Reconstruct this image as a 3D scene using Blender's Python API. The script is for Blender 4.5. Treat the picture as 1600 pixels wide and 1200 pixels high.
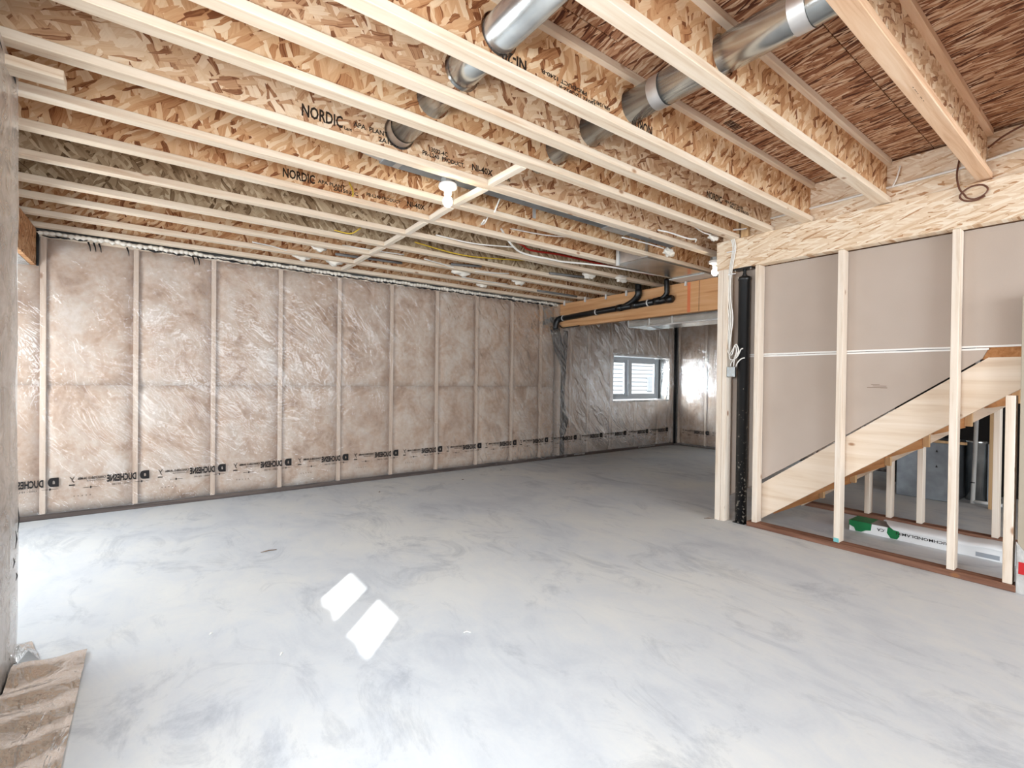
import bpy, bmesh, math, random
from mathutils import Vector, Matrix, noise
from mathutils.geometry import delaunay_2d_cdt

R = random.Random(7)
scene = bpy.context.scene
for o in list(bpy.data.objects):
    bpy.data.objects.remove(o)
COL = scene.collection

# ------------------------------------------------------------------ camera, world, lights
cam_d = bpy.data.cameras.new('camera')
cam_d.sensor_width = 36.0
cam_d.lens = 752.04 / 1600 * 36.0
cam_d.clip_start = 0.05
cam = bpy.data.objects.new('camera', cam_d)
COL.objects.link(cam)
yaw, pitch, roll = 0.923987, -0.0080164, 0.0118917
fw = Vector((math.cos(pitch) * math.cos(yaw), math.cos(pitch) * math.sin(yaw), math.sin(pitch)))
rt = fw.cross(Vector((0, 0, 1))).normalized()
up = rt.cross(fw)
c_, s_ = math.cos(roll), math.sin(roll)
rt, up = c_ * rt + s_ * up, -s_ * rt + c_ * up
M = Matrix.Identity(4)
for i in range(3):
    M[i][0], M[i][1], M[i][2] = rt[i], up[i], -fw[i]
M[2][3] = 1.207
cam.matrix_world = M
scene.camera = cam

scene.view_settings.view_transform = 'Standard'
scene.view_settings.look = 'None'
scene.view_settings.gamma = 1.0
scene.view_settings.use_curve_mapping = False
scene.view_settings.exposure = 0.1
scene.cycles.use_denoising = True
scene.cycles.max_bounces = 8
scene.cycles.diffuse_bounces = 5
scene.cycles.transparent_max_bounces = 12
scene.cycles.sample_clamp_indirect = 4.0
scene.cycles.caustics_reflective = False
scene.cycles.caustics_refractive = False

world = bpy.data.worlds.new('world')
scene.world = world
world.use_nodes = True
bg = world.node_tree.nodes['Background']
bg.inputs[0].default_value = (0.80, 0.90, 1.0, 1)
bg.inputs[1].default_value = 1.6


def lamp(name, kind, loc, power, color=(1, 1, 1), direction=None, size=None, radius=0.03):
    d = bpy.data.lights.new(name, kind)
    d.energy = power
    d.color = color
    o = bpy.data.objects.new(name, d)
    COL.objects.link(o)
    o.location = loc
    if direction is not None:
        o.rotation_euler = Vector(direction).to_track_quat('-Z', 'Y').to_euler()
    if kind == 'AREA':
        d.shape = 'RECTANGLE'
        d.size, d.size_y = size
    elif kind == 'POINT':
        d.shadow_soft_size = radius
    return o


SUN_DIR = Vector((0.69, 0.72, -0.81)).normalized()
sun = lamp('sun', 'SUN', (-6, -6, 8), 9.0, (1.0, 0.97, 0.93), SUN_DIR)
sun.data.angle = math.radians(0.5)
DAY = (0.87, 0.94, 1.0)
lamp('daylight_alcove_window', 'AREA', (-1.52, 4.1, 1.28), 72, DAY, (1, 0, -0.25), (2.0, 0.75))
lamp('daylight_left_window', 'AREA', (-0.56, 0.92, 1.62), 105, DAY, (1, 0.35, -0.55), (1.0, 0.7))
lamp('fill_behind_camera', 'AREA', (2.3, -3.35, 1.3), 205, DAY, (0, 1, -0.45), (4.2, 1.9))  # soft fill added behind the camera, no door known there
lamp('skylight_far_window', 'AREA', (5.75, 6.85, 1.55), 400, (0.80, 0.90, 1.0), (0.78, -0.62, -0.12), (1.6, 1.1))

# ------------------------------------------------------------------ helpers
def lin(c):
    r = []
    for v in c[:3]:
        v = v / 255.0
        r.append(v / 12.92 if v <= 0.04045 else ((v + 0.055) / 1.055) ** 2.4)
    return (r[0], r[1], r[2], 1.0)


def ceil_z(Y):
    return 2.405 + 0.011 * (5.5 - Y)


JH = 0.302        # joist height


class NT:
    """small node-tree builder"""
    def __init__(s, name):
        s.m = bpy.data.materials.new(name)
        s.m.use_nodes = True
        s.t = s.m.node_tree
        s.t.nodes.clear()
        s.out = s.n('ShaderNodeOutputMaterial')

    def n(s, kind, **kw):
        nd = s.t.nodes.new(kind)
        for k, v in kw.items():
            if k.startswith('i_'):
                key = k[2:]
                key = int(key) if key.isdigit() else key
                nd.inputs[key].default_value = v
            else:
                setattr(nd, k, v)
        return nd

    def l(s, a, b):
        s.t.links.new(a, b)

    def math(s, op, a, b=None, clamp=False):
        nd = s.n('ShaderNodeMath', operation=op, use_clamp=clamp)
        for i, v in enumerate((a, b)):
            if v is None:
                continue
            if isinstance(v, (int, float)):
                nd.inputs[i].default_value = v
            else:
                s.l(v, nd.inputs[i])
        return nd.outputs[0]

    def coords(s, rand=True):
        tc = s.n('ShaderNodeTexCoord')
        v = tc.outputs['Object']
        if rand:
            oi = s.n('ShaderNodeObjectInfo')
            sc = s.n('ShaderNodeVectorMath', operation='SCALE')
            cb = s.n('ShaderNodeCombineXYZ', i_0=1.0, i_1=0.63, i_2=0.37)
            s.l(cb.outputs[0], sc.inputs[0])
            s.l(s.math('MULTIPLY', oi.outputs['Random'], 91.0), sc.inputs['Scale'])
            ad = s.n('ShaderNodeVectorMath', operation='ADD')
            s.l(v, ad.inputs[0])
            s.l(sc.outputs[0], ad.inputs[1])
            v = ad.outputs[0]
        return v

    def mapping(s, v, scale=(1, 1, 1), rot=(0, 0, 0), loc=(0, 0, 0)):
        mp = s.n('ShaderNodeMapping')
        mp.inputs['Scale'].default_value = scale
        mp.inputs['Rotation'].default_value = rot
        mp.inputs['Location'].default_value = loc
        s.l(v, mp.inputs['Vector'])
        return mp.outputs[0]

    def noise(s, v, scale, detail=3, rough=0.55, dist=0.0):
        nd = s.n('ShaderNodeTexNoise')
        nd.inputs['Scale'].default_value = scale
        nd.inputs['Detail'].default_value = detail
        nd.inputs['Roughness'].default_value = rough
        nd.inputs['Distortion'].default_value = dist
        s.l(v, nd.inputs['Vector'])
        return nd.outputs[0]

    def ramp(s, f, stops, interp='LINEAR'):
        nd = s.n('ShaderNodeValToRGB')
        nd.color_ramp.interpolation = interp
        el = nd.color_ramp.elements
        while len(el) < len(stops):
            el.new(0.5)
        for e, (p, c) in zip(el, stops):
            e.position = p
            e.color = c
        s.l(f, nd.inputs[0])
        return nd.outputs[0]

    def mix(s, f, a, b, blend='MIX'):
        nd = s.n('ShaderNodeMix', data_type='RGBA', blend_type=blend)
        for sock, v in ((nd.inputs[0], f), (nd.inputs[6], a), (nd.inputs[7], b)):
            if isinstance(v, (int, float)):
                sock.default_value = v
            elif isinstance(v, tuple):
                sock.default_value = v
            else:
                s.l(v, sock)
        return nd.outputs[2]

    def bump(s, h, strength=0.3, dist=0.01):
        nd = s.n('ShaderNodeBump')
        nd.inputs['Strength'].default_value = strength
        nd.inputs['Distance'].default_value = dist
        s.l(h, nd.inputs['Height'])
        return nd.outputs[0]

    def principled(s, color, rough=0.6, metal=0.0, spec=0.3, normal=None):
        p = s.n('ShaderNodeBsdfPrincipled')
        for key, v in (('Base Color', color), ('Roughness', rough), ('Metallic', metal), ('Specular IOR Level', spec)):
            if isinstance(v, (int, float, tuple)):
                p.inputs[key].default_value = v
            else:
                s.l(v, p.inputs[key])
        if normal is not None:
            s.l(normal, p.inputs['Normal'])
        s.l(p.outputs[0], s.out.inputs[0])
        return p


def plain(name, c, rough=0.6, metal=0.0, spec=0.3):
    t = NT(name)
    t.principled(lin(c), rough, metal, spec)
    return t.m


def wood(name, base, light, dark, axis='X', knots=True, scale=14.0, rough=0.7):
    t = NT(name)
    v = t.coords()
    sc = {'X': (0.05, 1, 1), 'Y': (1, 0.05, 1), 'Z': (1, 1, 0.05)}[axis]
    g = t.noise(t.mapping(v, sc), scale * 2.2, 5, 0.6, 0.6)
    col = t.ramp(g, [(0.30, lin(dark)), (0.46, lin(base)), (0.66, lin(light))])
    big = t.noise(v, 1.6, 2)
    col = t.mix(t.math('MULTIPLY', big, 0.25), col, lin(dark))
    if knots:
        ks = {'X': (0.55, 1, 1), 'Y': (1, 0.55, 1), 'Z': (1, 1, 0.55)}[axis]
        vo = t.n('ShaderNodeTexVoronoi')
        vo.inputs['Scale'].default_value = 5.0
        t.l(t.mapping(v, ks), vo.inputs['Vector'])
        k = t.ramp(vo.outputs['Distance'], [(0.045, (1, 1, 1, 1)), (0.085, (0, 0, 0, 1))])
        kc = t.ramp(vo.outputs['Distance'], [(0.0, lin((110, 62, 34))), (0.08, lin((178, 128, 84)))])
        col = t.mix(t.math('MULTIPLY', k, 0.8), col, kc)
    t.principled(col, rough, 0, 0.2, t.bump(g, 0.15, 0.004))
    return t.m


def osb(name, palette, plane='xz', length=0.16, width=0.022, angles=(70, 110, 35), seam=None, contrast_grain=0.25, spread=None, curl=0.045):
    """strand board: stacked layers of long flat chips at different angles"""
    t = NT(name)
    v = t.coords()
    sep = t.n('ShaderNodeSeparateXYZ')
    t.l(v, sep.inputs[0])
    ax = {'x': 0, 'y': 1, 'z': 2}
    cb = t.n('ShaderNodeCombineXYZ')
    t.l(sep.outputs[ax[plane[0]]], cb.inputs[0])
    t.l(sep.outputs[ax[plane[1]]], cb.inputs[1])
    p2 = cb.outputs[0]
    # slight curl of the strands
    wn = t.n('ShaderNodeTexNoise')
    wn.inputs['Scale'].default_value = 7.0
    wn.inputs['Detail'].default_value = 2.0
    t.l(p2, wn.inputs['Vector'])
    ws = t.n('ShaderNodeVectorMath', operation='SCALE')
    ws.inputs['Scale'].default_value = curl
    t.l(wn.outputs['Color'], ws.inputs[0])
    wa = t.n('ShaderNodeVectorMath', operation='ADD')
    t.l(p2, wa.inputs[0])
    t.l(ws.outputs[0], wa.inputs[1])
    p2 = wa.outputs[0]
    val = None
    hgt = None
    for i, a in enumerate(angles):
        ra = t.mapping(p2, (1, 1, 1), (0, 0, -math.radians(a)), (i * 3.7, i * 1.9, 0))
        k = 1.0 - 0.18 * i
        rs = t.mapping(ra, (1 / (length * k), 1 / (width * k), 1))
        vo = t.n('ShaderNodeTexVoronoi', voronoi_dimensions='2D', distance='CHEBYCHEV')
        vo.inputs['Scale'].default_value = 1.0
        vo.inputs['Randomness'].default_value = 1.0
        t.l(rs, vo.inputs['Vector'])
        sc = t.n('ShaderNodeSeparateColor')
        t.l(vo.outputs['Color'], sc.inputs[0])
        gr = t.noise(t.mapping(ra, (9, 160, 1)), 1.0, 3, 0.6)
        vv = t.math('ADD', sc.outputs[0], t.math('MULTIPLY', t.math('SUBTRACT', gr, 0.5), contrast_grain * 2))
        # darker lip at chip borders
        lip = t.math('MULTIPLY', t.math('GREATER_THAN', vo.outputs['Distance'], 0.60), 0.16)
        vv = t.math('SUBTRACT', vv, lip)
        if val is None:
            val, hgt = vv, sc.outputs[2]
        else:
            on = t.math('GREATER_THAN', sc.outputs[1], 0.52)
            mx = t.n('ShaderNodeMix', data_type='FLOAT')
            t.l(on, mx.inputs[0]); t.l(val, mx.inputs[2]); t.l(vv, mx.inputs[3])
            val = mx.outputs[0]
            mh = t.n('ShaderNodeMix', data_type='FLOAT')
            t.l(on, mh.inputs[0]); t.l(hgt, mh.inputs[2]); t.l(sc.outputs[2], mh.inputs[3])
            hgt = mh.outputs[0]
    stops = spread or [0.0, 0.11, 0.34, 0.66, 0.95]
    col = t.ramp(val, list(zip(stops, [lin(c) for c in palette])))
    t.principled(col, 0.72, 0, 0.25, t.bump(hgt, 0.25, 0.003))
    return t.m


def metal(name, c=(190, 194, 196), rough=0.28, streak=None):
    t = NT(name)
    v = t.coords()
    vo = t.n('ShaderNodeTexVoronoi')
    vo.inputs['Scale'].default_value = 38.0
    t.l(v, vo.inputs['Vector'])
    sc = t.n('ShaderNodeSeparateColor')
    t.l(vo.outputs['Color'], sc.inputs[0])
    ro = t.math('ADD', t.math('MULTIPLY', sc.outputs[0], 0.03), rough)
    nz = t.noise(v, 6, 3)
    col = t.ramp(nz, [(0.3, lin([x * 0.82 for x in c])), (0.7, lin(c))])
    t.principled(col, ro, 0.92, 0.5)
    return t.m


def film_mat(name, haze=0.17, gloss=0.9, tint=(244, 243, 240), stretch=(1, 1, 1), rot=(0, 0, 0)):
    t = NT(name)
    v = t.coords(False)
    w1 = t.noise(t.mapping(t.mapping(v, (1, 1, 1), rot), stretch), 7.0, 4, 0.6, 0.8)
    w2 = t.noise(v, 30.0, 2, 0.5)
    h = t.math('ADD', w1, t.math('MULTIPLY', w2, 0.12))
    nb = t.bump(h, 0.65, 0.035)
    tr = t.n('ShaderNodeBsdfTransparent')
    tr.inputs[0].default_value = (0.97, 0.97, 0.97, 1)
    df = t.n('ShaderNodeBsdfDiffuse')
    df.inputs[0].default_value = lin(tint)
    gl = t.n('ShaderNodeBsdfGlossy')
    gl.inputs['Roughness'].default_value = 0.09
    t.l(nb, gl.inputs['Normal'])
    hz = t.ramp(w1, [(0.38, (haze * 0.7,) * 3 + (1,)), (0.70, (min(1, haze * 1.5),) * 3 + (1,))])
    m1 = t.n('ShaderNodeMixShader')
    t.l(hz, m1.inputs[0]); t.l(tr.outputs[0], m1.inputs[1]); t.l(df.outputs[0], m1.inputs[2])
    fr = t.n('ShaderNodeFresnel')
    fr.inputs[0].default_value = 1.45
    t.l(nb, fr.inputs['Normal'])
    m2 = t.n('ShaderNodeMixShader')
    t.l(t.math('ADD', t.math('MULTIPLY', fr.outputs[0], gloss), 0.02, True), m2.inputs[0])
    t.l(m1.outputs[0], m2.inputs[1]); t.l(gl.outputs[0], m2.inputs[2])
    t.l(m2.outputs[0], t.out.inputs[0])
    return t.m


def glass_mat(name):
    t = NT(name)
    tr = t.n('ShaderNodeBsdfTransparent')
    tr.inputs[0].default_value = (0.95, 0.97, 0.97, 1)
    gl = t.n('ShaderNodeBsdfGlossy')
    gl.inputs['Roughness'].default_value = 0.02
    m = t.n('ShaderNodeMixShader', i_0=0.06)
    t.l(tr.outputs[0], m.inputs[1]); t.l(gl.outputs[0], m.inputs[2])
    t.l(m.outputs[0], t.out.inputs[0])
    return t.m


def emit(name, c, strength):
    t = NT(name)
    e = t.n('ShaderNodeEmission')
    e.inputs[0].default_value = c
    e.inputs[1].default_value = strength
    t.l(e.outputs[0], t.out.inputs[0])
    return t.m


def batt_mat():
    t = NT('insulation')
    v = t.coords()
    a = t.noise(t.mapping(v, (1, 1, 0.8)), 3.6, 5, 0.62, 0.5)
    b = t.noise(v, 26, 4, 0.65)
    f = t.math('ADD', t.math('MULTIPLY', a, 0.75), t.math('MULTIPLY', b, 0.28))
    col = t.ramp(f, [(0.34, lin((150, 116, 92))), (0.47, lin((188, 160, 138))), (0.58, lin((203, 184, 168))), (0.70, lin((218, 206, 196)))])
    oi = t.n('ShaderNodeObjectInfo')
    col = t.mix(t.math('MULTIPLY', oi.outputs['Random'], 0.28), col, lin((170, 140, 118)))
    t.principled(col, 0.95, 0, 0.05, t.bump(f, 0.5, 0.02))
    return t.m


def concrete_mat():
    t = NT('concrete_floor')
    v = t.coords(False)
    a = t.noise(v, 0.9, 4, 0.55, 0.6)
    b = t.noise(t.mapping(v, (1.0, 0.5, 1), (0, 0, -0.35)), 4.0, 6, 0.68, 1.2)
    c = t.noise(v, 60, 3, 0.6)
    f = t.math('ADD', t.math('ADD', t.math('MULTIPLY', a, 0.6), t.math('MULTIPLY', b, 0.34)), t.math('MULTIPLY', c, 0.06))
    col = t.ramp(f, [(0.36, lin((186, 190, 196))), (0.46, lin((201, 204, 207))), (0.55, lin((210, 211, 210))), (0.66, lin((217, 217, 213)))])
    # scuffed dark patches left by the trowel
    s = t.noise(t.mapping(v, (1, 0.55, 1), (0, 0, 0.9)), 2.6, 8, 0.74, 1.6)
    w = t.noise(v, 0.8, 2, 0.5)
    sm = t.ramp(t.math('ADD', t.math('MULTIPLY', s, 0.8), t.math('MULTIPLY', w, 0.3)), [(0.565, (0, 0, 0, 1)), (0.72, (0.52,) * 3 + (1,))])
    col = t.mix(sm, col, lin((138, 144, 154)))
    ro = t.math('ADD', t.math('MULTIPLY', b, 0.25), 0.40)
    t.principled(col, ro, 0, 0.3, t.bump(f, 0.05, 0.01))
    return t.m


def drywall_mat():
    t = NT('drywall_paper')
    v = t.coords(False)
    a = t.noise(v, 1.2, 3)
    b = t.noise(t.mapping(v, (1, 1, 3)), 220, 2)
    f = t.math('ADD', t.math('MULTIPLY', a, 0.8), t.math('MULTIPLY', b, 0.2))
    col = t.ramp(f, [(0.35, lin((178, 162, 149))), (0.65, lin((190, 175, 163)))])
    t.principled(col, 0.85, 0, 0.15)
    return t.m


def spatter_black():
    t = NT('black_paint')
    v = t.coords(False)
    sep = t.n('ShaderNodeSeparateXYZ')
    t.l(v, sep.inputs[0])
    n1 = t.noise(v, 55, 2, 0.5)
    thr = t.math('ADD', t.math('MULTIPLY', sep.outputs[2], 0.10), 0.60)
    m = t.math('GREATER_THAN', n1, thr)
    col = t.mix(t.math('MULTIPLY', m, 0.8), lin((20, 20, 21)), lin((150, 142, 130)))
    t.principled(col, 0.3, 0.0, 0.5)
    return t.m


PAL_WEB = [(122, 72, 42), (178, 124, 82), (204, 156, 112), (220, 180, 138), (234, 206, 170)]
PAL_WEB2 = [(130, 84, 56), (184, 138, 102), (208, 168, 130), (222, 190, 154), (236, 212, 182)]
PAL_GREY = [(98, 76, 52), (140, 116, 88), (164, 140, 110), (184, 162, 132), (208, 190, 160)]
PAL_SUB = [(70, 34, 20), (122, 74, 50), (162, 112, 80), (190, 146, 112), (218, 188, 158)]
PAL_LSL = [(180, 136, 98), (212, 180, 146), (224, 198, 168), (231, 209, 182), (240, 224, 202)]
MAT = dict(
    web=osb('osb_web', PAL_WEB, 'xz', 0.13, 0.03, (78, 105, 40)),
    web2=osb('osb_web_pale', PAL_WEB2, 'xz', 0.11, 0.028, (65, 120, 20)),
    webg=osb('osb_web_grey', PAL_GREY, 'xz', 0.12, 0.03, (80, 50, 130)),
    sub=osb('osb_subfloor', PAL_SUB, 'xy', 0.15, 0.017, (90, 106, 78), contrast_grain=0.3, spread=[0.0, 0.16, 0.42, 0.7, 0.95], curl=0.03),
    lsl=osb('strand_beam', PAL_LSL, 'yz', 0.15, 0.017, (0, 12, -16), contrast_grain=0.16, curl=0.02, spread=[0.0, 0.07, 0.3, 0.62, 0.95]),
    rim=osb('osb_rim', PAL_LSL, 'yz', 0.13, 0.02, (15, 34, -12), contrast_grain=0.16, curl=0.025, spread=[0.0, 0.07, 0.3, 0.62, 0.95]),
    hdr=osb('osb_header', [(120, 74, 42), (166, 112, 70), (190, 136, 92), (206, 156, 112), (220, 180, 140)], 'yz', 0.16, 0.022, (10, 60, -40)),
    flange=wood('spruce_flange', (226, 206, 182), (235, 219, 199), (208, 180, 152), 'X'),
    flangeo=wood('spruce_flange_warm', (220, 182, 148), (231, 200, 170), (198, 152, 118), 'X'),
    studz=wood('spruce_stud', (232, 217, 200), (240, 229, 215), (214, 193, 170), 'Z'),
    studw=wood('spruce_stud_wall', (208, 184, 164), (218, 198, 180), (186, 158, 136), 'Z'),
    studo=wood('spruce_stud_warm', (206, 168, 124), (220, 186, 142), (176, 134, 92), 'Z'),
    block=wood('spruce_block', (234, 219, 200), (241, 229, 213), (218, 196, 170), 'Y'),
    string=wood('spruce_stringer', (228, 209, 187), (237, 221, 203), (212, 186, 160), 'Y', True, 8),
    tread=wood('fir_tread', (176, 120, 74), (194, 140, 92), (140, 90, 54), 'X', False),
    lvl=wood('laminated_beam', (226, 172, 122), (236, 190, 144), (204, 146, 98), 'Y', False, 10),
    treated=wood('treated_plate', (128, 90, 72), (150, 112, 92), (92, 60, 46), 'Y', True),
    plate=wood('dark_plate', (88, 78, 74), (112, 100, 94), (56, 50, 48), 'X', False),
    galv=metal('galvanized_steel', (222, 226, 225), 0.22),
    galvd=metal('galvanized_steel_dull', (168, 174, 180), 0.42),
    foil=metal('foil_tape', (226, 222, 218), 0.42),
    batt=batt_mat(),
    film=film_mat('poly_film', 0.10, 0.6, stretch=(1, 1, 0.34), rot=(0, 0.7, 0)),
    filml=film_mat('poly_film_hazy', 0.55, 0.4, (234, 222, 212)),
    films=film_mat('poly_sheet', 0.8, 0.8, (236, 228, 220), stretch=(1, 0.25, 1)),
    filmw=film_mat('poly_film_folded', 0.62, 1.0, (240, 238, 234)),
    floor=concrete_mat(),
    conc=plain('foundation_concrete', (160, 158, 154), 0.9),
    dry=drywall_mat(),
    joint=plain('white_paper_edge', (238, 234, 228), 0.7),
    ink=plain('black_ink', (32, 28, 28), 0.7),
    inkw=plain('stamp_ink', (44, 32, 24), 0.8),
    black=spatter_black(),
    abs=plain('black_abs', (16, 16, 17), 0.32, 0, 0.5),
    seal=plain('black_sealant', (24, 24, 26), 0.5),
    gap=plain('dark_joint_and_shade', (30, 26, 24), 0.95),  # near-black for the beam joint and for painted shade
    foam=plain('spray_foam', (226, 218, 206), 0.85),
    cable=plain('white_cable', (232, 228, 220), 0.5),
    grey=plain('grey_cable', (120, 118, 116), 0.6),
    copper=plain('brown_cable', (104, 66, 50), 0.5),
    yellow=plain('yellow_cable', (214, 178, 60), 0.5),
    red=plain('red_pex', (168, 40, 30), 0.45),
    pvc=plain('white_pvc', (225, 224, 220), 0.4),
    porcelain=plain('white_porcelain', (240, 238, 234), 0.25),
    bulb=emit('lit_bulb', (1.0, 0.90, 0.74, 1), 60.0),
    steelbox=metal('steel_box', (176, 176, 172), 0.4),
    vinyl=plain('window_vinyl', (222, 228, 234), 0.4),
    track=plain('window_track', (60, 66, 74), 0.5),
    glass=glass_mat('window_glass'),
    siding=plain('white_siding', (186, 189, 193), 0.7),
    vent=plain('grey_vent', (150, 154, 160), 0.6),
    white=plain('white_carton', (226, 226, 226), 0.55),
    card=plain('grey_card', (150, 144, 138), 0.8),
    green=plain('green_print', (20, 112, 62), 0.45),
    tape=plain('red_tape', (196, 40, 44), 0.4),
    teal=plain('teal_mark', (120, 186, 186), 0.7),
    orange=plain('orange_marker', (232, 134, 90), 0.8),
    stone=plain('mottled_post', (176, 164, 146), 0.85),
    soil=plain('soil', (120, 110, 98), 0.95),
    chip=plain('wood_chip', (120, 96, 76), 0.8),
    pale=plain('white_crumb', (238, 236, 230), 0.8),
)


class MB:
    """collects geometry in world coordinates"""
    def __init__(s):
        s.v, s.f = [], []

    def add(s, vs, fs):
        n = len(s.v)
        s.v += [tuple(p) for p in vs]
        s.f += [tuple(i + n for i in f) for f in fs]
        return s

    def box(s, x0, x1, y0, y1, z0, z1):
        return s.add([(x0, y0, z0), (x1, y0, z0), (x1, y1, z0), (x0, y1, z0), (x0, y0, z1), (x1, y0, z1), (x1, y1, z1), (x0, y1, z1)],
                     [(0, 3, 2, 1), (4, 5, 6, 7), (0, 1, 5, 4), (1, 2, 6, 5), (2, 3, 7, 6), (3, 0, 4, 7)])

    def hexa(s, p):
        """8 corners, bottom loop then top loop"""
        return s.add(p, [(0, 3, 2, 1), (4, 5, 6, 7), (0, 1, 5, 4), (1, 2, 6, 5), (2, 3, 7, 6), (3, 0, 4, 7)])

    def tube(s, pts, r, n=8, caps=True, squash=None):
        pts = [Vector(p) for p in pts]
        rad = r if isinstance(r, (list, tuple)) else [r] * len(pts)
        prev = None
        rings = []
        for i, p in enumerate(pts):
            a = pts[max(i - 1, 0)]
            b = pts[min(i + 1, len(pts) - 1)]
            d = (b - a).normalized()
            if prev is None:
                u = d.orthogonal().normalized()
            else:
                u = (prev - d * prev.dot(d)).normalized()
            prev = u
            w = d.cross(u)
            ring = []
            for k in range(n):
                t = 2 * math.pi * k / n
                q = (u * math.cos(t) + w * math.sin(t)) * rad[i]
                if squash:
                    q = Vector((q.x * squash[0], q.y * squash[1], q.z * squash[2]))
                ring.append(p + q)
            rings.append(ring)
        vs = [q for ring in rings for q in ring]
        fs = []
        for i in range(len(rings) - 1):
            for k in range(n):
                fs.append((i * n + k, i * n + (k + 1) % n, (i + 1) * n + (k + 1) % n, (i + 1) * n + k))
        if caps:
            fs.append(tuple(range(n - 1, -1, -1)))
            fs.append(tuple((len(rings) - 1) * n + k for k in range(n)))
        return s.add(vs, fs)

    def lathe(s, c, prof, n=20):
        """profile of (radius, z) about the vertical through c"""
        vs, fs = [], []
        for r, z in prof:
            for k in range(n):
                t = 2 * math.pi * k / n
                vs.append((c[0] + r * math.cos(t), c[1] + r * math.sin(t), c[2] + z))
        for i in range(len(prof) - 1):
            for k in range(n):
                fs.append((i * n + k, i * n + (k + 1) % n, (i + 1) * n + (k + 1) % n, (i + 1) * n + k))
        fs.append(tuple(range(n - 1, -1, -1)))
        fs.append(tuple((len(prof) - 1) * n + k for k in range(n)))
        return s.add(vs, fs)

    def prism(s, outer, holes, d0, d1, plane='yz'):
        """flat sheet with holes; outline in 'plane', thickness d0..d1 along the third axis"""
        pts, edges, = [], []
        loops = [outer] + list(holes)
        for lp in loops:
            b = len(pts)
            pts += [Vector(p) for p in lp]
            edges += [(b + i, b + (i + 1) % len(lp)) for i in range(len(lp))]
        v2, e2, f2, _, _, _ = delaunay_2d_cdt(pts, edges, [], 0, 1e-6)

        def inside(p, lp):
            c = False
            for i in range(len(lp)):
                (ax, ay), (bx, by) = lp[i], lp[i - 1]
                if (ay > p[1]) != (by > p[1]) and p[0] < (bx - ax) * (p[1] - ay) / (by - ay) + ax:
                    c = not c
            return c
        keep = []
        for f in f2:
            cx = sum(v2[i].x for i in f) / len(f)
            cy = sum(v2[i].y for i in f) / len(f)
            if inside((cx, cy), outer) and not any(inside((cx, cy), h) for h in holes):
                keep.append(tuple(f))
        f2 = keep

        def P(p, d):
            return {'yz': (d, p[0], p[1]), 'xz': (p[0], d, p[1]), 'xy': (p[0], p[1], d)}[plane]
        n = len(v2)
        vs = [P(p, d0) for p in v2] + [P(p, d1) for p in v2]
        fs = [tuple(f) for f in f2] + [tuple(n + i for i in reversed(f)) for f in f2]
        b = 0
        q = len(vs)
        for lp in loops:
            for i in range(len(lp)):
                j = (i + 1) % len(lp)
                vs += [P(lp[i], d0), P(lp[j], d0), P(lp[j], d1), P(lp[i], d1)]
                fs.append((q, q + 1, q + 2, q + 3))
                q += 4
        return s.add(vs, fs)

    def mesh(s, name, mat, origin=(0, 0, 0), smooth=False, bevel=0.0):
        me = bpy.data.meshes.new(name)
        ox, oy, oz = origin
        me.from_pydata([(x - ox, y - oy, z - oz) for x, y, z in s.v], [], s.f)
        bm = bmesh.new()
        bm.from_mesh(me)
        bmesh.ops.remove_doubles(bm, verts=bm.verts, dist=1e-5)
        bmesh.ops.recalc_face_normals(bm, faces=bm.faces)
        if bevel:
            bmesh.ops.bevel(bm, geom=list(bm.edges), offset=bevel, segments=1, affect='EDGES')
        bm.to_mesh(me)
        bm.free()
        if smooth:
            for p in me.polygons:
                p.use_smooth = len(p.vertices) <= 4
        me.materials.append(mat)
        return me


def link(name, me, parent=None, loc=None):
    o = bpy.data.objects.new(name, me)
    COL.objects.link(o)
    if parent is not None:
        o.parent = parent
    if loc is not None:
        o.location = loc
    return o


def root_of(o):
    x, y, z = 0, 0, 0
    while o is not None:
        x += o.location.x; y += o.location.y; z += o.location.z
        o = o.parent
    return (x, y, z)


def part(name, mb, mat, parent=None, smooth=False, bevel=0.0, label=None, kind=None):
    org = root_of(parent) if parent is not None else (0, 0, 0)
    o = link(name, mb.mesh(name, mat, org, smooth, bevel), parent)
    if label:
        o['label'] = label
    if kind:
        o['kind'] = kind
    return o


def tag(o, label, cat, group=None):
    o['label'] = label
    o['category'] = cat
    if group:
        o['group'] = group
    return o


def thing(name, label, cat, loc, group=None):
    o = bpy.data.objects.new(name, None)
    o.empty_display_size = 0.05
    COL.objects.link(o)
    o.location = loc
    return tag(o, label, cat, group)


def solo(name, mb, mat, label, cat, group=None, smooth=False, bevel=0.0):
    """a thing that is one mesh, origin at the centre of its base"""
    xs = [p[0] for p in mb.v]; ys = [p[1] for p in mb.v]; zs = [p[2] for p in mb.v]
    org = ((min(xs) + max(xs)) / 2, (min(ys) + max(ys)) / 2, min(zs))
    o = link(name, mb.mesh(name, mat, org, smooth, bevel), None, org)
    return tag(o, label, cat, group)


def struct(name, loc=(0, 0, 0)):
    o = bpy.data.objects.new(name, None)
    o.empty_display_size = 0.1
    COL.objects.link(o)
    o.location = loc
    o['kind'] = 'structure'
    return o


def smooth_path(pts, per=6):
    """Catmull-Rom through the points"""
    P = [Vector(p) for p in pts]
    P = [P[0] * 2 - P[1]] + P + [P[-1] * 2 - P[-2]]
    out = []
    for i in range(1, len(P) - 2):
        for k in range(per):
            t = k / per
            a, b, c, d = P[i - 1], P[i], P[i + 1], P[i + 2]
            out.append(0.5 * ((2 * b) + (c - a) * t + (2 * a - 5 * b + 4 * c - d) * t * t + (3 * b - a - 3 * c + d) * t ** 3))
    out.append(P[-2])
    return out


_txt = {}


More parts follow.
